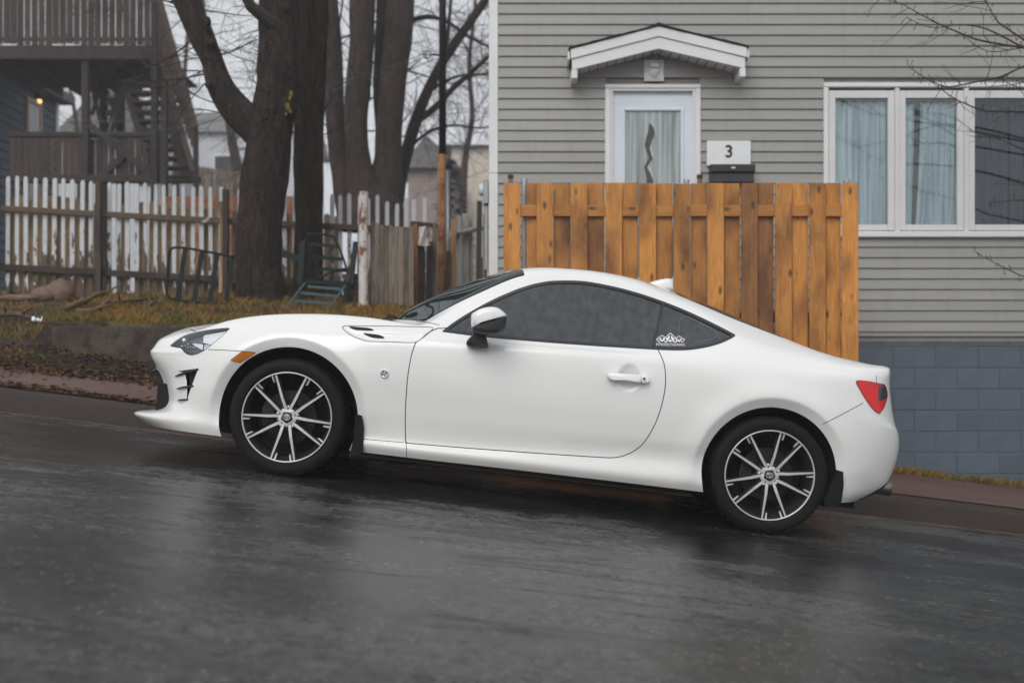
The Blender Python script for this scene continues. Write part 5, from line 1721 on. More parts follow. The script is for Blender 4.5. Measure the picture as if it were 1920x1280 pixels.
def hermite(knots, vals, t):
    "C1 cubic through vals at knots (axis 0), evaluated at t"
    k = np.asarray(knots, float); m = len(k)
    h = np.diff(k); d = np.diff(vals, axis=0)/h.reshape((-1,)+(1,)*(vals.ndim-1))
    tg = np.empty_like(vals)
    for i in range(1, m-1):
        tg[i] = (d[i-1]*h[i] + d[i]*h[i-1])/(h[i-1]+h[i])
    tg[0] = d[0]; tg[-1] = d[-1]
    i = np.clip(np.searchsorted(k, t, side='right')-1, 0, m-2)
    s = (t-k[i])/h[i]; sh_ = (-1,)+(1,)*(vals.ndim-1)
    s = s.reshape(sh_); hh = h[i].reshape(sh_)
    return (vals[i]*(2*s**3-3*s**2+1) + vals[i+1]*(-2*s**3+3*s**2) + hh*(tg[i]*(s**3-2*s**2+s) + tg[i+1]*(s**3-s**2)))
ck = np.concatenate([[0], np.cumsum(np.maximum(.04, np.linalg.norm(np.diff(ctl[:, 3:8], axis=0), axis=2).mean(1)))])
rk = np.concatenate([[0], np.cumsum(np.maximum(.02, np.linalg.norm(np.diff(ctl[4:19], axis=1), axis=2).mean(0)))])
STEP = .0085
def fill(knots, step):
    out = []
    for a, c in zip(knots[:-1], knots[1:]):
        n = max(2, int(round((c-a)/step))); out += list(np.linspace(a, c, n, endpoint=False))
    return np.array(out+[knots[-1]])
tc_ = fill(ck, STEP); tr_ = fill(rk, STEP)
G = hermite(ck, ctl, tc_)                         # columns refined
G = np.swapaxes(hermite(rk, np.swapaxes(G, 0, 1).copy(), tr_), 0, 1)     # cols x rows x 3
U_ = np.interp(tc_, ck, np.arange(NC)); V_ = np.interp(tr_, rk, np.arange(NR))
# ease the net's ripples
fixed_r = np.zeros(G.shape[1], bool); fixed_r[0] = fixed_r[-1] = True
for _ in range(4):
    L = G.copy()
    L[1:-1, :] = G[1:-1, :]*.5 + .25*(G[2:, :]+G[:-2, :])
    L2_ = L.copy()
    L2_[:, 1:-1] = L[:, 1:-1]*.5 + .25*(L[:, 2:]+L[:, :-2])
    L2_[:, -1, 1] = 0; L2_[0, :, 1] = 0; L2_[-1, :, 1] = 0
    G = L2_
ncol_, nrow_ = G.shape[:2]
VP = G.reshape(-1, 3).copy()
UU, VV = np.meshgrid(U_, V_, indexing='ij'); UU = UU.ravel(); VV = VV.ravel()
sideband = (VV < 7.2) & (UU > 2.6) & (UU < 19.4)
FA, RA = (0.0, .313, .372), (2.573, .313, .360)   # arches: x, z, radius
def arch_flare():
    for (ax, az, ar) in (FA, RA):
        r = np.hypot(VP[:,0]-ax, VP[:,2]-az)
        up = np.clip((VP[:,2]-.20)/.18, 0, 1)
        m = sideband & (r < ar+.30)
        lip = np.where(r < ar+.050, (ar+.050-r)*.62, 0)*up             # the rolled lip faces down and in
        swell = .012*np.exp(-((r-ar-.05)/.075)**2)*(r >= ar+.050)*up + .012*(r < ar+.050)*up
        VP[m, 1] += lip[m] - swell[m]
arch_flare()
PX = to_px(VP)
def sdf_poly(Q, poly):
    "signed distance (negative inside) of points to a closed polygon"
    poly = np.asarray(poly, float); A_ = poly; B_ = np.roll(poly, -1, 0)
    d2 = np.full(len(Q), 1e18); ins = np.zeros(len(Q), bool)
    for a, c in zip(A_, B_):
        e = c-a; w = Q-a
        t = np.clip((w@e)/max(e@e, 1e-12), 0, 1)
        dd_ = w - t[:,None]*e
        d2 = np.minimum(d2, (dd_**2).sum(1))
        cond = ((a[1] <= Q[:,1]) != (c[1] <= Q[:,1]))
        if a[1] != c[1]:
            xi = a[0] + (Q[:,1]-a[1])*e[0]/(c[1]-a[1])
            ins ^= cond & (Q[:,0] < xi)
    d = np.sqrt(d2)
    return np.where(ins, -d, d)
def sdf_line(Q, line):
    line = np.asarray(line, float); d2 = np.full(len(Q), 1e18)
    for a, c in zip(line[:-1], line[1:]):
        e = c-a; w = Q-a; t = np.clip((w@e)/max(e@e, 1e-12), 0, 1)
        d2 = np.minimum(d2, ((w-t[:,None]*e)**2).sum(1))
    return np.sqrt(d2)
SP_ = lambda pts, n=8: smooth_path(pts, n, True)
# shallow bowl behind the door handle, step in the wing vent
def dish(cu, cv, ru, rv, depth):
    r = np.sqrt(((PX[:,0]-cu)/ru)**2 + ((PX[:,1]-cv)/rv)**2)
    m = sideband & (r < 1)
    VP[m, 1] += depth*np.clip((1-r[m]**2), 0, 1)**.8
dish(1180, 707, 22, 24, .026)
VENT = SP_([(646,611),(643,615),(648,621),(662,630),(680,637),(696,640),(740,641),(779,641.5),(798,627),(812,614.5),(780,612.5),(700,611)], 3)
sv = sdf_poly(PX, VENT)
m = sideband & (sv < 0)
ridge = 621 + (PX[:,0]-664)*.062
below = 1/(1+np.exp(-(PX[:,1]-ridge)/1.1))
VP[m, 1] += (.004*np.clip(-sv[m]/1.5, 0, 1) + .013*(below[m]-.35)*np.clip(-sv[m]/3, 0, 1))
# crease running under the bumper corner into the side intake
IN_ = [(372,690),(366,706),(360,722),(353,742),(349.5,756),(351,735),(350,715),(347,698),(331,696),(352,693)]
# normals of the whole skin, so panels keep the continuous shading of the body
FQ = np.array([(i*nrow_+j, i*nrow_+j+1, (i+1)*nrow_+j+1, (i+1)*nrow_+j) for i in range(ncol_-1) for j in range(nrow_-1)])
def vert_normals(Vv, F):
    a = Vv[F[:,2]]-Vv[F[:,0]]; c = Vv[F[:,3]]-Vv[F[:,1]]
    n = np.cross(a, c); out = np.zeros_like(Vv)
    for k in range(4): np.add.at(out, F[:,k], n)
    l = np.linalg.norm(out, axis=1); l[l < 1e-12] = 1
    return out/l[:,None]
NRM = vert_normals(VP, FQ)
mid_ = NRM[(np.abs(UU-12) < .5) & (np.abs(VV-4) < .5)]
if mid_[:,1].mean() > 0:
    FQ = FQ[:, ::-1]; NRM = -NRM
# the centre line must face straight up or along, so that both halves meet smoothly
cl = np.abs(VP[:,1]) < 1e-6
NRM[cl, 1] = 0
l = np.linalg.norm(NRM, axis=1); l[l < 1e-9] = 1; NRM /= l[:,None]

class Skin:
    "vertex pool that panels are cut from"
    def __init__(s):
        s.P = VP.tolist(); s.N = NRM.tolist(); s.X = PX.tolist(); s.U = UU.tolist(); s.V = VV.tolist()
        s.cache = {}
    def cut(s, a, c, t, key):
        k = (min(a, c), max(a, c), key)
        if k in s.cache: return s.cache[k]
        L_ = lambda A: [A[a][i]+(A[c][i]-A[a][i])*t for i in range(len(A[a]))]
        s.P.append(L_(s.P)); s.N.append(L_(s.N)); s.X.append(L_(s.X))
        s.U.append(s.U[a]+(s.U[c]-s.U[a])*t); s.V.append(s.V[a]+(s.V[c]-s.V[a])*t)
        s.cache[k] = len(s.P)-1
        return s.cache[k]
skin = Skin()
faces = [tuple(f) for f in FQ.tolist()]
_cut = [0]
def split(faces, fn):
    "splits faces by the sign of fn: (inside, outside)"
    _cut[0] += 1; key = _cut[0]
    idx = sorted({i for f in faces for i in f})
    d = fn(np.array([skin.X[i] for i in idx]), np.array([skin.P[i] for i in idx]), np.array([skin.U[i] for i in idx]), np.array([skin.V[i] for i in idx]))
    D_ = dict(zip(idx, d.tolist()))
    ins, out = [], []
    for f in faces:
        v = [D_[i] for i in f]
        mn, mx = min(v), max(v)
        if mx <= 0: ins.append(f); continue
        if mn > 0: out.append(f); continue
        a, c = [], []
        n = len(f)
        for k in range(n):
            i, j = f[k], f[(k+1) % n]; vi, vj = v[k], v[(k+1) % n]
            (a if vi <= 0 else c).append(i)
            if (vi <= 0) != (vj <= 0):
                q = skin.cut(i, j, vi/(vi-vj), key) if i < j else skin.cut(j, i, vj/(vj-vi), key)
                a.append(q); c.append(q)
        if len(a) > 2: ins.append(tuple(a))
        if len(c) > 2: out.append(tuple(c))
    return ins, out
def side(poly, grow_=0.0, u=(0, 30), vmax=9.6):
    poly = np.array(poly)
    def fn(X, P_, U__, V__):
        d = sdf_poly(X, poly) - grow_
        ok = (V__ < vmax) & (U__ > u[0]) & (U__ < u[1])
        return np.where(ok, d, np.maximum(d, 1.0))
    return fn
def sdf_signed(Q, line):
    "distance to a polyline with the sign of the side, and the place along it (0..1 inside its ends)"
    line = np.asarray(line, float); best = np.full(len(Q), 1e18); sg = np.ones(len(Q)); al = np.zeros(len(Q)); m_ = len(line)-1
    for k, (a, c) in enumerate(zip(line[:-1], line[1:])):
        e = c-a; w = Q-a; t = (w@e)/max(e@e, 1e-12); tcl = np.clip(t, 0, 1)
        d2 = ((w-tcl[:,None]*e)**2).sum(1); m = d2 < best
        best = np.where(m, d2, best); sg = np.where(m, np.sign(e[0]*w[:,1]-e[1]*w[:,0]), sg)
        lo = t if k == 0 else tcl; hi = t if k == m_-1 else tcl
        al = np.where(m, np.where(t < 0, lo, np.where(t > 1, hi, tcl)), al)
    return np.sqrt(best)*sg, (al >= -.02) & (al <= 1.02)
def cut_seam(faces, line, w, u=(0, 30), vmax=9.6):
    "strip of half width w px along a line: cut by both of its edges, so it may be finer than the net"
    idx = sorted({i for f in faces for i in f})
    X = np.array([skin.X[i] for i in idx]); U__ = np.array([skin.U[i] for i in idx]); V__ = np.array([skin.V[i] for i in idx])
    d, ok = sdf_signed(X, line)
    ok &= (np.abs(d) < 9) & (U__ > u[0]) & (U__ < u[1]) & (V__ < vmax)
    good = set(np.array(idx)[ok].tolist())
    cand = [f for f in faces if all(i in good for i in f)]; cs = set(cand)
    rest = [f for f in faces if f not in cs]
    fn1 = lambda X, P_, U__, V__: sdf_signed(X, line)[0]-w
    fn2 = lambda X, P_, U__, V__: -sdf_signed(X, line)[0]-w
    a, o1 = split(cand, fn1); a, o2 = split(a, fn2)
    return a, rest+o1+o2
def largest(fl):
    "keeps the biggest connected patch; the rest goes back"
    par = {}
    def find(x):
        while par[x] != x:
            par[x] = par[par[x]]; x = par[x]
        return x
    for f in fl:
        for i in f: par.setdefault(i, i)
        r = find(f[0])
        for i in f[1:]:
            q = find(i)
            if q != r: par[q] = r
    cnt = {}
    for f in fl: cnt[find(f[0])] = cnt.get(find(f[0]), 0)+1
    if not cnt: return [], []
    top = max(cnt, key=cnt.get)
    return [f for f in fl if find(f[0]) == top], [f for f in fl if find(f[0]) != top]
def arch(ax, az, ar):
    return lambda X, P_, U__, V__: np.where((V__ < 7.3) & (U__ > 2.4) & (U__ < 19.5), (np.hypot(P_[:,0]-ax, P_[:,2]-az)-ar)*355, 1.0)

car = thing('parked_coupe', 'white two-door sports coupe parked nose uphill on the wet street', 'car', CARO, (0, CA, 0))
car.rotation_mode = 'XYZ'
def make(name, fl, m, parent=car, off=0.0, mirror=True, thick=None, side_=None):
    "panel object from cut faces; off moves it along the skin's normal; both halves unless side_ is given"
    idx = sorted({i for f in fl for i in f}); mp = {i: k for k, i in enumerate(idx)}
    P_ = np.array([skin.P[i] for i in idx]); N_ = np.array([skin.N[i] for i in idx])
    l = np.linalg.norm(N_, axis=1); l[l < 1e-9] = 1; N_ = N_/l[:,None]
    P_ = P_ + N_*off
    F = [tuple(mp[i] for i in f) for f in fl]
    n = len(P_)
    if side_ == 'far':
        P_ = P_*[1,-1,1]; N_ = N_*[1,-1,1]; F = [f[::-1] for f in F]
    elif side_ is None:
        P_ = np.concatenate([P_, P_*[1,-1,1]]); N_ = np.concatenate([N_, N_*[1,-1,1]])
        F = F + [tuple(i+n for i in f[::-1]) for f in F]
    me = bpy.data.meshes.new(name)
    me.from_pydata(P_.tolist(), [], F)
    me.polygons.foreach_set('use_smooth', [True]*len(me.polygons))
    me.update()
    me.normals_split_custom_set_from_vertices(N_.tolist())
    return link(name, me, m, parent)
def pair(name, fl, m, parent=None, off=0.0):
    "near and far copies as two objects"
    a = make(name, fl, m, parent[0] if parent else car, off, side_='near')
    c = make(name, fl, m, parent[1] if parent else car, off, side_='far')
    return a, c

# --- cut the skin
_, faces = split(faces, arch(*FA))
_, faces = split(faces, arch(*RA))
# windscreen and rear window in the net's own coordinates
def band(u0, u1, v0, inset=0.0):
    return lambda X, P_, U__, V__: np.maximum(np.maximum(u0+inset-U__, U__-u1+inset), v0+inset-V__)
ws, faces = split(faces, band(8.02, 10.98, 9.03))
rw, faces = split(faces, band(13.95, 15.95, 9.55))
wsi, wse = split(ws, band(8.02, 10.98, 9.03, .045))
rwi, rwe = split(rw, band(13.95, 15.95, 9.55, .05))
# side glass
DLO = smooth_path([(829,621),(850,605),(880,586),(920,564),(960,546),(985,537),(1010,530.5),(1040,526.5),(1090,527),(1140,535),(1190,547.5),(1240,564),(1290,584),(1340,607.5),(1372,624)], 5) + \
      smooth_path([(1379,628),(1374,633),(1350,644),(1320,652),(1285,656.5),(1240,656),(1170,652),(1100,647.5),(1000,640),(900,631),(829,622)], 5)
dlo, faces = split(faces, side(DLO, 0, (7.5, 17)))
glass, frame = split(dlo, side(DLO, -5.2, (7.5, 17)))
gl_q, gl_d = split(glass, lambda X, P_, U__, V__: (1240.5+(X[:,1]-570)*-.225) - X[:,0])
gl_q, bar1 = split(gl_q, lambda X, P_, U__, V__: (1244.5+(X[:,1]-570)*-.225) - X[:,0])
gl_m, gl_d = split(gl_d, lambda X, P_, U__, V__: X[:,0]-(924+(X[:,1]-575)*-.06))
gl_d, bar2 = split(gl_d, lambda X, P_, U__, V__: (926.5+(X[:,1]-575)*-.06) - X[:,0])
# lamps, markers, intakes
HL = smooth_path([(432,615),(424,614.5),(412,615.5),(395,617.5),(372,621.5),(350,627),(332,637),(318,648.5)], 4) + smooth_path([(318,649),(330,651.5),(339,653),(345,660),(352,664.5),(359,666),(368,664.5),(380,659),(392,651),(405,640),(418,629),(432,615)], 4)
hl, faces = split(faces, side(HL, 0, (0, 7)))
hl, bk = largest(hl); faces += bk
hl_in, hl_edge = split(hl, side(HL, -1.3, (0, 7)))
MK = [(455,657.5),(481,660.5),(466,671),(450,680.5),(436,677.5),(431.5,675)]
mk, faces = split(faces, side(MK, 0, (2, 7)))
mk, bk = largest(mk); faces += bk
mk_in, mk_edge = split(mk, side(MK, -.8, (2, 7)))
inn, faces = split(faces, side(IN_, 0, (1.2, 6)))
inn, bk = largest(inn); faces += bk
TL = smooth_path([(1604.5,714),(1622,713.5),(1640,716.5),(1652,719),(1659.5,722),(1664,740),(1659,760),(1652,772),(1647,775.5),(1636,767),(1622,748),(1611,729)], 4, True)
tl, faces = split(faces, side(TL, 0, (16.4, 20.4)))
tl, bk = largest(tl); faces += bk
tl_e, tl = split(tl, lambda X, P_, U__, V__: -1.2-sdf_poly(X, np.array(TL)))
tl_a, tl_b = split(tl, lambda X, P_, U__, V__: X[:,0]-(1646.5-(X[:,1]-716)*.03))
tl_c, tl_b = split(tl_b, lambda X, P_, U__, V__: X[:,1]-727.5)
tl_d, tl_b = split(tl_b, lambda X, P_, U__, V__: 751-X[:,1]-(X[:,0]-1650)*.4)
S1 = [(655,612.0),(676,613.6),(693,615.3),(701,619.4),(690,619.8),(668,618.4),(660,616.4)]
S2 = [(681,624.6),(700,626.2),(713,628.4),(721,634.2),(705,634),(693,631.6)]
vg, faces = split(faces, side(VENT, .7, (5, 9)))
vg, bk = largest(vg); faces += bk
vin, vl = split(vg, side(VENT, -.7, (5, 9)))
# lower grille and the bumper's black chin, cut in the front view
GRI = [(-.50,.462),(0,.47),(.50,.462),(.60,.262),(.585,.252),(0,.247),(-.585,.252),(-.60,.262)]
def front_fn(poly, g=0):
    poly = np.array(poly)
    return lambda X, P_, U__, V__: np.where((U__ < 3.4) & (V__ < 5), (sdf_poly(P_[:,1:3], poly)-g)*355, 1.0)
gr, faces = split(faces, front_fn(GRI))
# rear diffuser: the dark wedge under the tail
dif, faces = split(faces, lambda X, P_, U__, V__: np.where((U__ > 18.0), (P_[:,2]-(.215+(P_[:,0]-3.09)*.62))*355, 1.0))
# door and seams
DOOR = smooth_path([(829,615.5),(819,616),(806,622.5),(794,632),(779,642.5)], 4) + smooth_path([(779,643),(772,664),(766,695),(762,735),(760,780),(760.5,829)], 5) + \
       smooth_path([(761,830),(850,837.5),(950,845),(1050,852),(1120,856.5),(1150,857.5),(1172,853),(1192,843),(1210,826),(1228,795),(1240,762),(1247,728),(1248,705),(1245,682),(1237,662),(1231,650)], 5) + [(1231,600),(905,600),(870,606),(845,614)]
dgap, rest = split(faces, side(DOOR, .85, (7, 16), 8.2))
door_f, dgap = split(dgap, side(DOOR, -.85, (7, 16), 8.2))
faces = rest
seams = []
for line, w, ur in [([(388,655),(420,656.3),(456,658.5)], .62, (2, 7)), ([(356,616.5),(369,622)], .7, (1, 7)), ([(1541,796),(1580,776),(1619,755)], .65, (15, 20)),
                    ([(1643,703),(1643,717)], .55, (16, 21)), ([(680,822.5),(720,826),(760,829.5)], .6, (6, 10)), ([(761.5,831),(762.5,859)], .6, (7, 11)), ([(778,602),(800,604.2),(824,609)], .55, (6, 11))]:
    g, faces = cut_seam(faces, line, w, ur)
    seams.append(g)
hs_, faces = split(faces, lambda X, P_, U__, V__: np.where((U__ > 1.2) & (U__ < 7.9), V__-7.52, 1.0+0*V__))
hs2, hs_ = split(hs_, lambda X, P_, U__, V__: V__-7.49)
faces += hs2

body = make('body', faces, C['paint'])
tag(body, 'glossy white body shell')
bodies = (body, body)
pair('door_gap', largest(dgap)[0], C['gap'], bodies, -.004)
for g in seams:
    g = largest(g)[0]
    if g: pair('panel_seam', g, C['gap'], bodies, -.003)
pair('hood_seam', largest(hs_)[0], C['gap'], bodies, -.003)
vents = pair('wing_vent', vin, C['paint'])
pair('vent_outline', vl, C['gap2'], vents, -.002)
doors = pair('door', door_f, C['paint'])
make('windscreen_edge', wse, C['trim'], off=-.001); wsg = make('windscreen', wsi, C['screen'], off=.0015)
make('rear_window_edge', rwe, C['trim'], off=-.001); make('rear_window', rwi, C['screen'], off=.0015)
frames = pair('window_trim', frame, C['trim'], off=.002)
pair('division_bar', bar1, C['trim'], frames, .003); pair('division_bar', bar2, C['trim'], frames, .001)
pair('door_window', gl_d, C['tint'], doors, -.004); pair('corner_window', gl_m, C['tint'], doors, -.004)
qw = pair('quarter_window', gl_q, C['tint'], None, -.004)

# --- head lamps: bowl, reflector and projector behind a clear lens
lens_m = pane_mat('lamp_lens', (.97,.98,.99), .12, .03)
hlb = pair('headlight', hl_in, C['lampdark'], None, -.022)
he = pair('lamp_edge', hl_edge, C['trim'], hlb, -.002)
wh_, rest_ = split(hl_in, side([(379,625),(424,617.5),(420,626),(404,639),(396,645),(378,640)], 0, (0, 7)))
wh2, rest_ = split(rest_, side([(354,640),(378,643),(377.5,655),(364,647)], 0, (0, 7)))
gy_, rest_ = split(rest_, side([(352,636),(378,627),(378,642),(356,639)], 0, (0, 7)))
bw_, rest_ = split(rest_, side([(380,642),(396,646),(386,654),(379,656)], 0, (0, 7)))
pair('reflector', wh_, C['lampwhite'], hlb, -.014); pair('reflector', wh2, C['lampwhite'], hlb, -.014)
pair('lamp_bezel', gy_, C['lampbowl'], hlb, -.015); pair('lamp_bezel', bw_, C['lampbowl'], hlb, -.016)
pair('lens', hl_in, lens_m, hlb, .001)
def ball(name, p, r, m, parent, sq=(1, 1, 1), sub=3):
    bm = bmesh.new(); bmesh.ops.create_icosphere(bm, subdivisions=sub, radius=r)
    for vv in bm.verts: vv.co = Vector((vv.co.x*sq[0], vv.co.y*sq[1], vv.co.z*sq[2]))
    me = bpy.data.meshes.new(name); bm.to_mesh(me); bm.free()
    me.polygons.foreach_set('use_smooth', [True]*len(me.polygons))
    o = link(name, me, m, parent); o.location = p; return o
def skin_at(u, v):
    "skin point and normal under a pixel of the near side"
    k = np.argmin(((PX-[u, v])**2).sum(1) + np.where(NRM[:,1] < .15, 0, 1e6) + np.where(VV < 9.5, 0, 1e6))
    return Vector(VP[k]), Vector(NRM[k])
for s_, hp in ((1, hlb[0]), (-1, hlb[1])):
    for (u, v, r_) in ((344, 635, .020),):
        p, n_ = skin_at(u, v); p = p-n_*.018; p.y *= s_
        ball('projector', p, r_, C['lampbowl'], hp)
    for i in range(9):
        p, n_ = skin_at(327+i*4.4, 645.5+.5*i*(i > 4)); p = p-n_*.014; p.y *= s_
        ball('led', p, .0042, C['lampwhite'], hp, sub=1)
mk_o = pair('side_marker', mk_in, C['amber'], None, .002); pair('marker_edge', mk_edge, C['trim'], mk_o, .001)
def patch(name, poly, m, parents, lift=.0015):
    "a small flush inset laid on the skin under a pixel outline"
    for s_, pr in ((1, parents[0]), (-1, parents[1])):
        top = []
        for (u, v) in poly:
            p, n_ = skin_at(u, v)
            r = Vector(((u-960)/FPX, 1, (HOR-v)/FPX)); Mi = CARM.inverted(); lo = Mi @ Vector((0, 0, CAMZ)); ld = Mi.to_3x3() @ r
            q = lo + ld*((p-lo).dot(n_)/ld.dot(n_)) + n_*lift
            top.append((q.x, q.y*s_, q.z))
        n = len(top); c0 = tuple(sum(t[i] for t in top)/n for i in range(3))
        low = [(t[0], t[1]+.012*s_, t[2]) for t in top]
        MB().add(top+low+[c0], [(i, (i+1) % n, 2*n) for i in range(n)] + [(i, i+n, (i+1) % n+n, (i+1) % n) for i in range(n)]).build(name, m, pr)
patch('vent_slot', [tuple(q) for q in smooth_path(S1, 3, True)], C['gap'], vents); patch('vent_slot', [tuple(q) for q in smooth_path(S2, 3, True)], C['gap'], vents)
inl = pair('bumper_intake', inn, C['gap'], None, -.022)
tls = pair('tail_light', largest(tl_a)[0], C['redlens'], None, .003)
pair('lens_rim', tl_e, C['deepred'], tls, .002); pair('lens_top', tl_c, C['deepred'], tls, .003)
pair('lens_clear', tl_b, C['lampdark'], tls, .002); pair('lens_corner', tl_d, C['redlens'], tls, .003)
make('grille', gr, C['gap'], off=-.006)
make('diffuser', dif, C['blackplastic'], off=.001)
# grille bars and the black lip across the nose
for k, z in enumerate((.285, .32, .355, .39, .425)):
    w_ = .60-(z-.26)*1.25
    pts = []
    for i in range(21):
        y = -w_ + 2*w_*i/20
        pts.append((-.905+.24*(abs(y)/.6)**2.2*.60, y, z))
    MB().tube(pts, .0065, 6).build('grille_bar', C['blackplastic'], car, smooth=True)
pts = [(-.925+.26*(abs(y)/.62)**2.4*.5, y, .455-.0*abs(y)) for y in [-.40+.04*i for i in range(21)]]
MB().tube(pts, [.014]*21, 8).build('grille_lip', C['blackplastic'], car, smooth=True)
for (u0, v0, u1, v1, wd) in ((330,705,371,692,.020), (333,728.5,362,722,.016), (334.5,751,353,747,.014)):
    for s_ in (1, -1):
        a, na = skin_at(u0, v0); c, nc = skin_at(u1, v1)
        a = a+na*.004; c = c+nc*.001; mid = (a+c)/2+(na+nc)*.008
        P_ = [a, (a+mid)/2+na*.003, mid, c]
        for q in P_: q.y *= s_
        MB().tube(P_, [.002, wd*.30, wd*.36, wd*.30], 8).build('intake_fin', C['blackplastic'], inl[0 if s_ > 0 else 1], smooth=True)

# --- underside, wheel housings
b = MB(); b.box((-.78, -.60, .17), (3.12, .60, .40)); b.box((.42, -.80, .182), (2.16, .80, .34)); b.box((-.6, -.72, .19), (-.39, .72, .4)); b.box((2.98, -.70, .23), (3.12, .70, .4))
b.build('underbody', C['liner'], car)
for (ax, az, ar) in (FA, RA):
    for s_ in (-1, 1):
        b = MB(); nseg = 40
        for i in range(nseg+1):
            t = -.42+ (math.pi+.84)*i/nseg
            rr_ = ar+.004
            for y in (.865, .835, .60, .52):
                b.v.append((ax+rr_*math.cos(t), s_*(y if y > .84 else y), max(.19, az+rr_*math.sin(t))))
        for i in range(nseg):
            for k in range(3): b.f.append((i*4+k, i*4+k+1, i*4+5+k, i*4+4+k))
        n = len(b.v); b.v.append((ax, s_*.50, az))
        for i in range(nseg): b.f.append((i*4+3, i*4+7, n))
        # trim the housing to the skin: outer rim follows the arch edge
        for i in range(nseg+1):
            p = b.v[i*4]; q = np.argmin((VP[:,0]-p[0])**2+(VP[:,2]-p[2])**2 + np.where((VV < 7) & (UU > 2.6) & (UU < 19.4), 0, 9))
            yb_ = abs(VP[q, 1])-.004
            b.v[i*4] = (p[0], s_*yb_, p[2])
            p1 = b.v[i*4+1]; b.v[i*4+1] = (p1[0], s_*(yb_-.03), p1[2])
        b.build('wheel_housing', C['liner'], car, smooth=False)
# --- wheels
def wheel(cx, y0, s_, spin):
    "wheel centred at cx; y0 is the outer face; s_ = -1 on the near side"
    w = bpy.data.objects.new('wheel', None); COL.objects.link(w); w.parent = car
    w.location = (cx, y0, .3125); w.empty_display_size = .1
    f = -s_                                        # +1: into the car on the near side
    def yy_(v): return v*f
    # tyre
    prof = [(.236,.010),(.243,.001),(.262,-.008),(.285,-.0075),(.2985,.001),(.3055,.012),(.3105,.030),(.3125,.060),(.3125,.160),(.3105,.185),(.300,.208),(.27,.216),(.236,.21)]
    ty = MB().lathe([(r_, yy_(h)) for r_, h in prof], 96, 'y').build('tyre', C['rubber'], w, smooth=True)
    # tread blocks on the shoulder
    tb = MB()
    for k in range(72):
        t = 2*math.pi*k/72
        for (ya, yb_, dt) in ((.006, .045, .50), (.052, .10, .50), (.107, .155, .5), (.162, .205, .5)):
            r0 = .3010 if ya < .01 else .3115; r1 = .3075 if ya < .01 else .3142
            if ya > .15: r0, r1 = .306, .3125
            v_ = []
            for (tt, ys) in ((t, ya), (t+dt*2*math.pi/72, ya), (t+dt*2*math.pi/72+.018, yb_), (t+.018, yb_)):
                ra = r0 if ys == ya else .3115; rb2 = r1 if ys == ya else .3142
                v_.append(((ra-.004)*math.cos(tt), yy_(ys), (ra-.004)*math.sin(tt)))
                v_.append((rb2*math.cos(tt), yy_(ys), rb2*math.sin(tt)))
            tb.add(v_, [(1,3,5,7),(0,2,3,1),(2,4,5,3),(4,6,7,5),(6,0,1,7)])
    tb.build('tread', C['rubber'], ty)
    MB().lathe([(r_, yy_(h)) for r_, h in [(.2525,-.0062),(.2545,-.0076),(.2565,-.0076),(.2585,-.0078)]], 96, 'y').build('sidewall_ring', C['rubber'], ty, smooth=True)
    # rim: bright lip, dark barrel
    rim = MB().lathe([(r_, yy_(h)) for r_, h in [(.2385,.012),(.2405,.002),(.2395,-.004),(.2355,-.005),(.2325,-.002),(.2315,.004)]], 96, 'y').build('rim', C['machined'], w, smooth=True)
    MB().lathe([(r_, yy_(h)) for r_, h in [(.2314,.0045),(.2250,.018),(.2130,.040),(.2095,.075),(.2050,.085),(.2050,.16),(.215,.19)]], 96, 'y').build('barrel', C['gunmetal'], rim, smooth=True)
    MB().lathe([(r_, yy_(h)) for r_, h in [(.001,.10),(.07,.10),(.075,.085),(.142,.085),(.142,.105),(.001,.105)]], 48, 'y').build('brake_disc', C['steel'], w, smooth=False)
    MB().lathe([(r_, yy_(h)) for r_, h in [(.001,.165),(.203,.165),(.203,.168)]], 32, 'y').build('backing', C['liner'], w)
    ca_ = MB()
    for k in range(9):
        t = R(140+k*8)
        for (r_, h) in ((.085,.06),(.15,.06),(.15,.12),(.085,.12)): ca_.v.append((r_*math.cos(t), yy_(h), r_*math.sin(t)))
    for k in range(8):
        for q in range(4): ca_.f.append((k*4+q, k*4+(q+1) % 4, (k+1)*4+(q+1) % 4, (k+1)*4+q))
    ca_.build('caliper', C['steel'], w)
    # hub with five lobes between the paired spokes
    hub = MB(); n = 60; ring = []
    for k in range(n):
        a = 2*math.pi*k/n
        near = min(abs((a-R(spin+72*j)+math.pi) % (2*math.pi)-math.pi) for j in range(5))
        r_ = .046 + .006*math.cos(near*5)
        ring.append((r_*math.cos(a), r_*math.sin(a)))
    nn = len(ring)
    for (sc_, h) in ((.62, .004), (.95, .006), (1.0, .010), (1.0, .06)):
        hub.v += [(x*sc_, yy_(h), z*sc_) for x, z in ring]
    for q in range(3):
        for k in range(nn): hub.f.append((q*nn+k, q*nn+(k+1) % nn, (q+1)*nn+(k+1) % nn, (q+1)*nn+k))
    hub.build('hub', C['machined'], w, sharp=30)
    cap = MB().lathe([(r_, yy_(h)) for r_, h in [(.001,-.001),(.022,-.0005),(.0275,.002),(.029,.006),(.029,.012)]], 32, 'y').build('hub_cap', C['blackplastic'], w, smooth=True)
    # three interlaced ovals on the cap
    em = MB()
    def oval(cx_, cz_, a_, b_, r_):
        em.tube([(cx_+a_*math.cos(2*math.pi*i/24), yy_(-.0022), cz_+b_*math.sin(2*math.pi*i/24)) for i in range(25)], r_, 5, cap=False)
    oval(0, 0, .0185, .0135, .0016); oval(0, .004, .0120, .0055, .0013); oval(0, -.0005, .0055, .0120, .0013)
    em.build('cap_emblem', C['chrome'], cap, smooth=True)
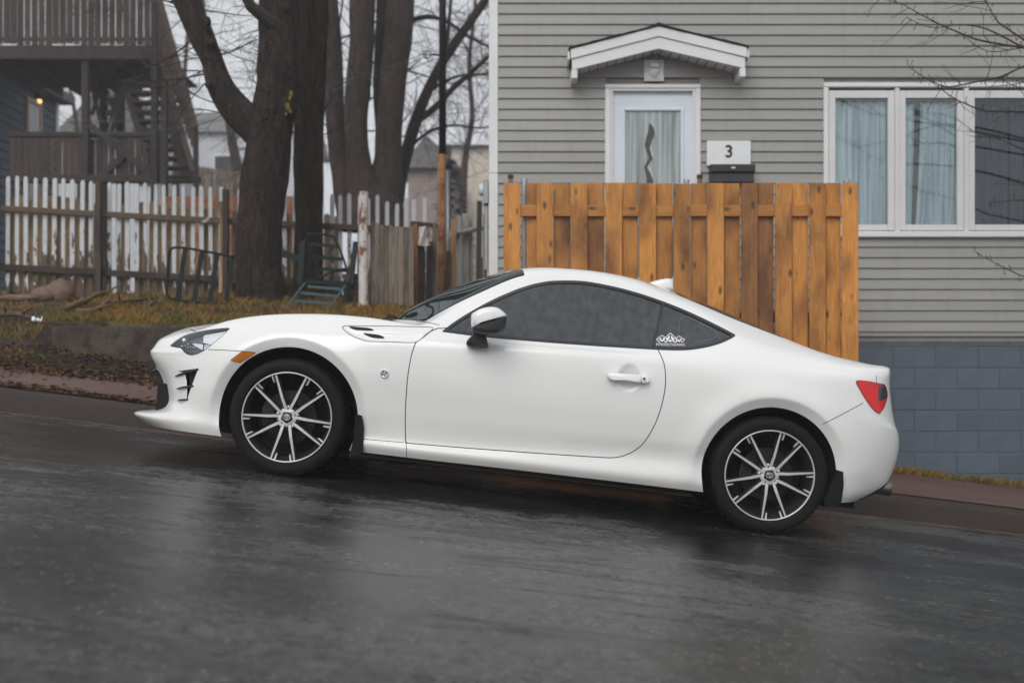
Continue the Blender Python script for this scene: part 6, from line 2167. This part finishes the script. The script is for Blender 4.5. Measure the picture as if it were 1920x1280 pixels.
    # spokes in five V pairs, each with a machined face over a dark flank, and a stub at the rim
    for j in range(5):
        for sg in (-1, 1):
            aO = R(spin+72*j+sg*15.7); aI = R(spin+72*j+sg*24); aM = R(spin+72*j+sg*15.0)
            pI = Vector((.040*math.cos(aI), 0, .040*math.sin(aI))); pK = Vector((.098*math.cos(aM), 0, .098*math.sin(aM)))
            pO = Vector((.2335*math.cos(aO), 0, .2335*math.sin(aO)))
            pKK = pI.lerp(pO, .34) + (pK-pI.lerp(pO, .34))*.45
            chain = [(pI, .0078, .008), (pKK, .0072, .002), (pO, .0041, .001)]
            fc_, dk = MB(), MB()
            side_d = []
            for i_, (p, hw, h) in enumerate(chain):
                d = (chain[min(i_+1, 2)][0]-chain[max(i_-1, 0)][0]).normalized()
                q = Vector((-d.z, 0, d.x)); side_d.append(q)
            inner = sg                                    # flank leans toward the middle of the pair
            for i_, (p, hw, h) in enumerate(chain):
                q = side_d[i_]
                for k_ in (-1, 1): fc_.v.append((p.x+q.x*hw*k_, yy_(h), p.z+q.z*hw*k_))
                for (k_, hh, ex) in ((-1, h+.0006, 1.0), (1, h+.0006, 1.0), (1.9, h+.028, 1.0), (-1.9, h+.028, 1.0)):
                    hw2 = max(hw, .0065) if abs(k_) > 1 else hw
                    dk.v.append((p.x+q.x*hw2*k_, yy_(hh), p.z+q.z*hw2*k_))
            fc_.f = [(0,1,3,2),(2,3,5,4)]
            for i_ in range(2):
                for k_ in range(4): dk.f.append((i_*4+k_, i_*4+(k_+1) % 4, (i_+1)*4+(k_+1) % 4, (i_+1)*4+k_))
            sp = dk.build('spoke', C['gunmetal'], w)
            fo_ = fc_.build('spoke_face', C['machined'], sp, fixn=False)
            aS = R(spin+72*j+sg*10.7)
            s0 = Vector((.2335*math.cos(aS), 0, .2335*math.sin(aS))); s1v = Vector((.2335*math.cos(aO), 0, .2335*math.sin(aO)))
            dirn = (pKK-pO).normalized(); tip = s0 + dirn*.036
            q = Vector((-dirn.z, 0, dirn.x))*.0038
            MB().add([(s0.x-q.x*1.2, yy_(.001), s0.z-q.z*1.2), (s0.x+q.x*1.2, yy_(.001), s0.z+q.z*1.2), (tip.x+q.x*.7, yy_(.006), tip.z+q.z*.7), (tip.x-q.x*.7, yy_(.006), tip.z-q.z*.7),
                      (s0.x-q.x*1.2, yy_(.014), s0.z-q.z*1.2), (s0.x+q.x*1.2, yy_(.014), s0.z+q.z*1.2), (tip.x+q.x*.7, yy_(.016), tip.z+q.z*.7), (tip.x-q.x*.7, yy_(.016), tip.z-q.z*.7)],
                     [(0,1,2,3),(7,6,5,4),(0,4,5,1),(1,5,6,2),(2,6,7,3),(3,7,4,0)]).build('rim_stub', C['machined'], sp)
            dk2 = MB().prism([(s0.x, s0.z), (s1v.x, s1v.z), (pO.x+dirn.x*.05, pO.z+dirn.z*.05), (tip.x, tip.z)], yy_(.012), yy_(.03))
            dk2.build('spoke_web', C['gunmetal'], sp)
        al = R(spin+36+72*j)
        MB().lathe([(r_, yy_(h)) for r_, h in [(.001,-.004),(.0065,-.002),(.009,.004),(.010,.02)]], 12, 'y', (.055*math.cos(al), yy_(.010), .055*math.sin(al))).build('lug_nut', C['chrome'], w, smooth=True)
    # drum face behind the spokes' roots
    MB().lathe([(r_, yy_(h)) for r_, h in [(.001,.03),(.066,.03),(.07,.036),(.07,.08)]], 32, 'y').build('hub_back', C['gunmetal'], w)
    va = R(92.5+ (spin-271)*.0)
    MB().lathe([(r_, yy_(h)) for r_, h in [(.001,-.006),(.0022,-.005),(.0028,.0),(.0028,.02)]], 8, 'y', (.205*math.cos(va), yy_(.022), .205*math.sin(va))).build('valve_cap', C['green'], w)
    return w
C['green'] = plain('green_valve_cap', (.01,.20,.13), .4)
YWH = -.857
wheel(0, YWH, -1, 271); wheel(2.573, YWH, -1, 282.3)
wheel(0, -YWH, 1, 250); wheel(2.573, -YWH, 1, 233)

# --- mud flaps
def flap(poly, y, t=.012):
    for s_ in (1, -1):
        pts = [cloc(u, v, y) for u, v in poly]
        b = MB(); n = len(pts)
        # a thin sheet across the tyre, edge-on to the street, with a folded outer edge
        b.prism([(p.x, p.z) for p in pts], y*s_, (y+.22)*s_)
        b.build('mud_flap', C['rubber'], car)
flap([(666,776),(677,779),(681,800),(680.5,846),(671,852),(654,859),(658,842),(664,815)], -.872)
flap([(1571,881),(1581,884),(1582,910),(1578,940),(1566,951),(1546,950),(1547,935),(1560,905)], -.874)
# --- door mirrors
def mirror_obj(s_):
    mr = bpy.data.objects.new('door_mirror', None); COL.objects.link(mr); mr.parent = car; mr.empty_display_size = .1
    def loft(outl, ys, name, m, ctr):
        b = MB(); n = len(outl)
        for (y, sc_, dx, dz) in ys:
            for (u, v) in outl:
                p = cloc(u, v, -.99); c0 = cloc(*ctr, -.99)
                b.v.append((c0.x+(p.x-c0.x)*sc_+dx, y*s_, c0.z+(p.z-c0.z)*sc_+dz))
        for k in range(len(ys)-1):
            for i in range(n): b.f.append((k*n+i, k*n+(i+1) % n, (k+1)*n+(i+1) % n, (k+1)*n+i))
        b.f.append(tuple(range(n))); b.f.append(tuple((len(ys)-1)*n+i for i in range(n))[::-1])
        return b.build(name, m, mr, sharp=42)
    up = smooth_path([(884.5,591),(890,586),(899,580.5),(912,576.8),(926,576),(937,579.5),(945,586),(949,590.5),(948,595),(935,598.5),(918,603),(902,607.5),(891,611.5),(884.6,615)], 2, True)
    ys = [(-1.068, .55, 0, -.006), (-1.062, .80, 0, -.002), (-1.045, .95, 0, 0), (-1.015, 1.02, 0, 0), (-.95, 1.0, 0, .002), (-.88, .85, .01, .0), (-.85, .6, .015, 0)]
    loft(up, ys, 'mirror_shell', C['paint'], (915, 594))
    low = smooth_path([(884.8,614),(891,611),(902,607),(918,602.5),(935,598),(949,592),(949.5,600),(947,615),(944,622),(935,626.5),(920,628.5),(905,627),(893,624),(885.5,622)], 2, True)
    ys2 = [(-1.064, .55, 0, .004), (-1.058, .82, 0, .002), (-1.04, .95, 0, 0), (-1.012, 1.0, 0, -.001), (-.95, .98, 0, -.001), (-.88, .80, .01, 0), (-.855, .55, .015, 0)]
    loft(low, ys2, 'mirror_base', C['blackplastic'], (917, 613))
    st = smooth_path([(887,616),(900,622),(910,628),(913,640),(914,649.5),(900,650),(882,648.5),(873.5,645),(873.5,639),(879,632),(885,626)], 2, True)
    ys3 = [(-.945, .86, .004, .004), (-.935, .97, 0, 0), (-.89, 1.0, 0, 0), (-.83, 1.02, 0, -.003)]
    loft(st, ys3, 'mirror_foot', C['blackplastic'], (895, 636))
    MB().cbox((cloc(949,600,-.99).x, min(-1.05*s_, -.89*s_), cloc(0,622,-.99).z), (cloc(950,600,-.99).x+.004, max(-1.05*s_, -.89*s_), cloc(0,583,-.99).z-.0), .002) if False else None
for s_ in (1, -1): mirror_obj(s_)
# --- door handles
for s_, dp in ((1, doors[0]), (-1, doors[1])):
    p0, n0 = skin_at(1180, 735)
    yb_ = p0.y
    def hpt(u, v, o_): 
        p = cloc(u, v, yb_-o_); return p
    def slabh(outl, y_in, y_out, name, m, inset=.86):
        b = MB(); n = len(outl); c0 = np.mean(np.array(outl), 0)
        for (o_, k) in ((y_in, 1.0), (y_out*.7, 1.0), (y_out*.95, .95), (y_out, inset)):
            for (u, v) in outl:
                p = hpt(c0[0]+(u-c0[0])*(1-(1-k)*.35), c0[1]+(v-c0[1])*k, o_); b.v.append((p.x, p.y*s_, p.z))
        for k in range(3):
            for i in range(n): b.f.append((k*n+i, k*n+(i+1) % n, (k+1)*n+(i+1) % n, (k+1)*n+i))
        b.f.append(tuple(3*n+i for i in range(n)))
        return b.build(name, m, dp, sharp=50)
    h1 = smooth_path([(1138.5,705),(1141,699.5),(1147,698.3),(1175,700.5),(1202,703.5),(1202,717),(1194,716.5),(1175,713),(1155,713),(1144,711.5)], 3, True)
    ho = slabh([tuple(q) for q in h1], .004, .040, 'door_handle', C['paint'])
    h2 = smooth_path([(1203,703.6),(1213,705),(1218,710),(1217,716),(1210,718),(1203,717.2)], 3, True)
    slabh([tuple(q) for q in h2], -.002, .034, 'lock_cover', C['paint'])
    p = hpt(1208, 709.5, .036)
    MB().lathe([(.001,0),(.0045,-.0006),(.0062,-.0012),(.0065,.002)], 16, 'y', (p.x, p.y*s_, p.z)).build('lock', C['steel'], dp)
    h3 = smooth_path([(1141,708),(1150,712.5),(1158,715),(1157,717),(1147,714.5)], 2, True)
# --- badge on the wing
p, n_ = skin_at(720, 699)
for s_ in (1, -1):
    bd = MB().lathe([(.001,-.002),(.012,-.0025),(.0165,-.0015),(.0175,-.006),(.0205,-.006),(.0215,0),(.0215,.006)], 32, 'y').build('wing_badge', C['chrome'], car, smooth=True)
    bd.location = (p.x, (p.y-.004)*s_, p.z)
    if s_ < 0: bd.rotation_euler = (0, 0, math.pi)
    b = MB()
    for a in range(4):
        t0 = R(a*90+20)
        b.prism([(.003*math.cos(t0), .003*math.sin(t0)), (.0155*math.cos(t0-.25), .0155*math.sin(t0-.25)), (.0155*math.cos(t0+.45), .0155*math.sin(t0+.45))], -.0045, -.0015)
    b.build('badge_mark', C['deepred'] if False else C['blackplastic'], bd)
# --- roof fin
fin = [cloc(u, v, 0.0) for u, v in [(1213,533),(1225,527.5),(1240,523.5),(1252,522),(1261,523.5),(1262,532),(1264,545),(1240,545)]]
b = MB(); n = len(fin); c0 = sum(fin, Vector())/n
for (y, k) in ((-.024, .55), (-.020, .86), (-.008, 1.0), (.008, 1.0), (.020, .86), (.024, .55)):
    for q in fin: b.v.append((c0.x+(q.x-c0.x)*(.6+.4*k), y, c0.z-.04+(q.z-c0.z+.04)*k))
for k in range(5):
    for i in range(n): b.f.append((k*n+i, k*n+(i+1) % n, (k+1)*n+(i+1) % n, (k+1)*n+i))
b.f.append(tuple(range(n))); b.f.append(tuple(5*n+i for i in range(n)))
b.build('antenna_fin', C['paint'], car, smooth=True)
# --- exhaust tips, wiper, washer
for s_ in (-1, 1):
    p = cloc(1656, 914, -.50)
    MB().lathe([(.038,-.16),(.040,-.02),(.0425,.0),(.0415,.006),(.036,.004),(.034,-.10)], 28, 'x', (p.x+.03, .50*s_, p.z)).build('exhaust_tip', C['exhaust'], car, smooth=True)
MB().tube([(.395,-.18,.936),(.41,.1,.942),(.44,.45,.945)], [.009,.008,.005], 6).tube([(.36,-.20,.905),(.39,-.19,.940)], .012, 6).build('wiper', C['blackplastic'], car, smooth=True)
MB().tube([(.43,-.55,.928),(.42,-.3,.938),(.42,-.12,.940)], [.005,.007,.008], 6).build('wiper', C['blackplastic'], car, smooth=True)
# --- decal on the quarter window: three faceted peaks over two words
p0, n0 = skin_at(1258, 640)
def on_glass(u, v, lift=.0035):
    # the pane is nearly flat here: fit it by the skin's own tangent plane
    r = Vector(((u-960)/FPX, 1, (HOR-v)/FPX))
    o_ = Vector((0, 0, CAMZ)); M_ = CARM.inverted()
    lo, ld = M_ @ o_, M_.to_3x3() @ r
    t = ((p0-n0*.004+n0*lift)-lo).dot(n0)/ld.dot(n0)
    return lo+ld*t
dec = bpy.data.objects.new('window_decal', None); COL.objects.link(dec); dec.parent = car; dec.empty_display_size = .05
def tri(b, pts):
    q = [on_glass(u, v) for u, v in pts]; q2 = [on_glass(u, v, .0030) for u, v in pts]
    n = len(q); b.add(q+q2, [tuple(range(n)), tuple(range(2*n-1, n-1, -1))]+[(i, i+n, (i+1) % n+n, (i+1) % n) for i in range(n)])
def seg(b, a, c, w=.45):
    a, c = np.array(a, float), np.array(c, float); d = c-a; d /= np.hypot(*d); q = np.array([-d[1], d[0]])*w
    tri(b, [a-q, c-q, c+q, a+q])
Z = lambda x, y: (1120+x/6.857, 600+y/6.857)
b = MB()
def peak(cx, top, base, hw, ww):
    T_ = Z(cx, top); Lq, Rq = Z(cx-hw, base-35), Z(cx+hw, base-35); Lb, Rb = Z(cx-hw+30, base), Z(cx+hw-30, base); Mb = Z(cx, base-30)
    for a, c in ((T_, Lq), (T_, Rq), (Lq, Lb), (Rq, Rb), (Lb, Mb), (Mb, Rb)): seg(b, a, c, ww)
    k = .62
    tri(b, [Z(cx-8, top+28), Z(cx-hw*k, base-38), Z(cx-hw*.35, base-22), Z(cx-10, base-48)])
    tri(b, [Z(cx+8, top+28), Z(cx+hw*k, base-38), Z(cx+hw*.35, base-22), Z(cx+10, base-48)])
    tri(b, [Z(cx-hw*.25, base-14), Z(cx, base-38), Z(cx+hw*.25, base-14), Z(cx, base-4)])
peak(832, 195, 280, 72, .55); peak(1050, 205, 285, 75, .55); peak(938, 165, 285, 92, .6)
b.build('peaks', C['whitevinyl'], dec)
def words(body, u0, u1, v, hpx, bold):
    a, c = on_glass(u0, v), on_glass(u1, v)
    me = text_mesh(body, 1.0, .0)
    for vv in me.vertices: pass
    xs = [vv.co.x for vv in me.vertices]; ysx = [vv.co.y for vv in me.vertices]
    w0, w1, h0, h1 = min(xs), max(xs), min(ysx), max(ysx)
    for vv in me.vertices:
        uu = u0 + (u1-u0)*(vv.co.x-w0)/(w1-w0); v2 = v + hpx*(.5-(vv.co.y-h0)/(h1-h0)) + (uu-u0)*.03
        vv.co = on_glass(uu, v2)
    me.materials.append(C['whitevinyl'])
    return link('lettering', me, None, dec)
words('INTROSPECTIVE', 1230.3, 1266, 645.0, 5.0, 1)
words('DESIGN', 1266.6, 1284, 645.6, 4.6, 0)
# printed border line inside the quarter glass
b = MB(); ln = smooth_path([(1272,630),(1275,601),(1278,594.5),(1284,593),(1300,599),(1325,612),(1343,622),(1346,626.5),(1342,631),(1325,637),(1300,642)], 5)
for a, c in zip(ln[:-1], ln[1:]): seg(b, a, c, .28)
C['ceramic'] = plain('pale_defogger_line', (.16,.17,.18), .4)
b.build('antenna_line', C['ceramic'], qw[0])
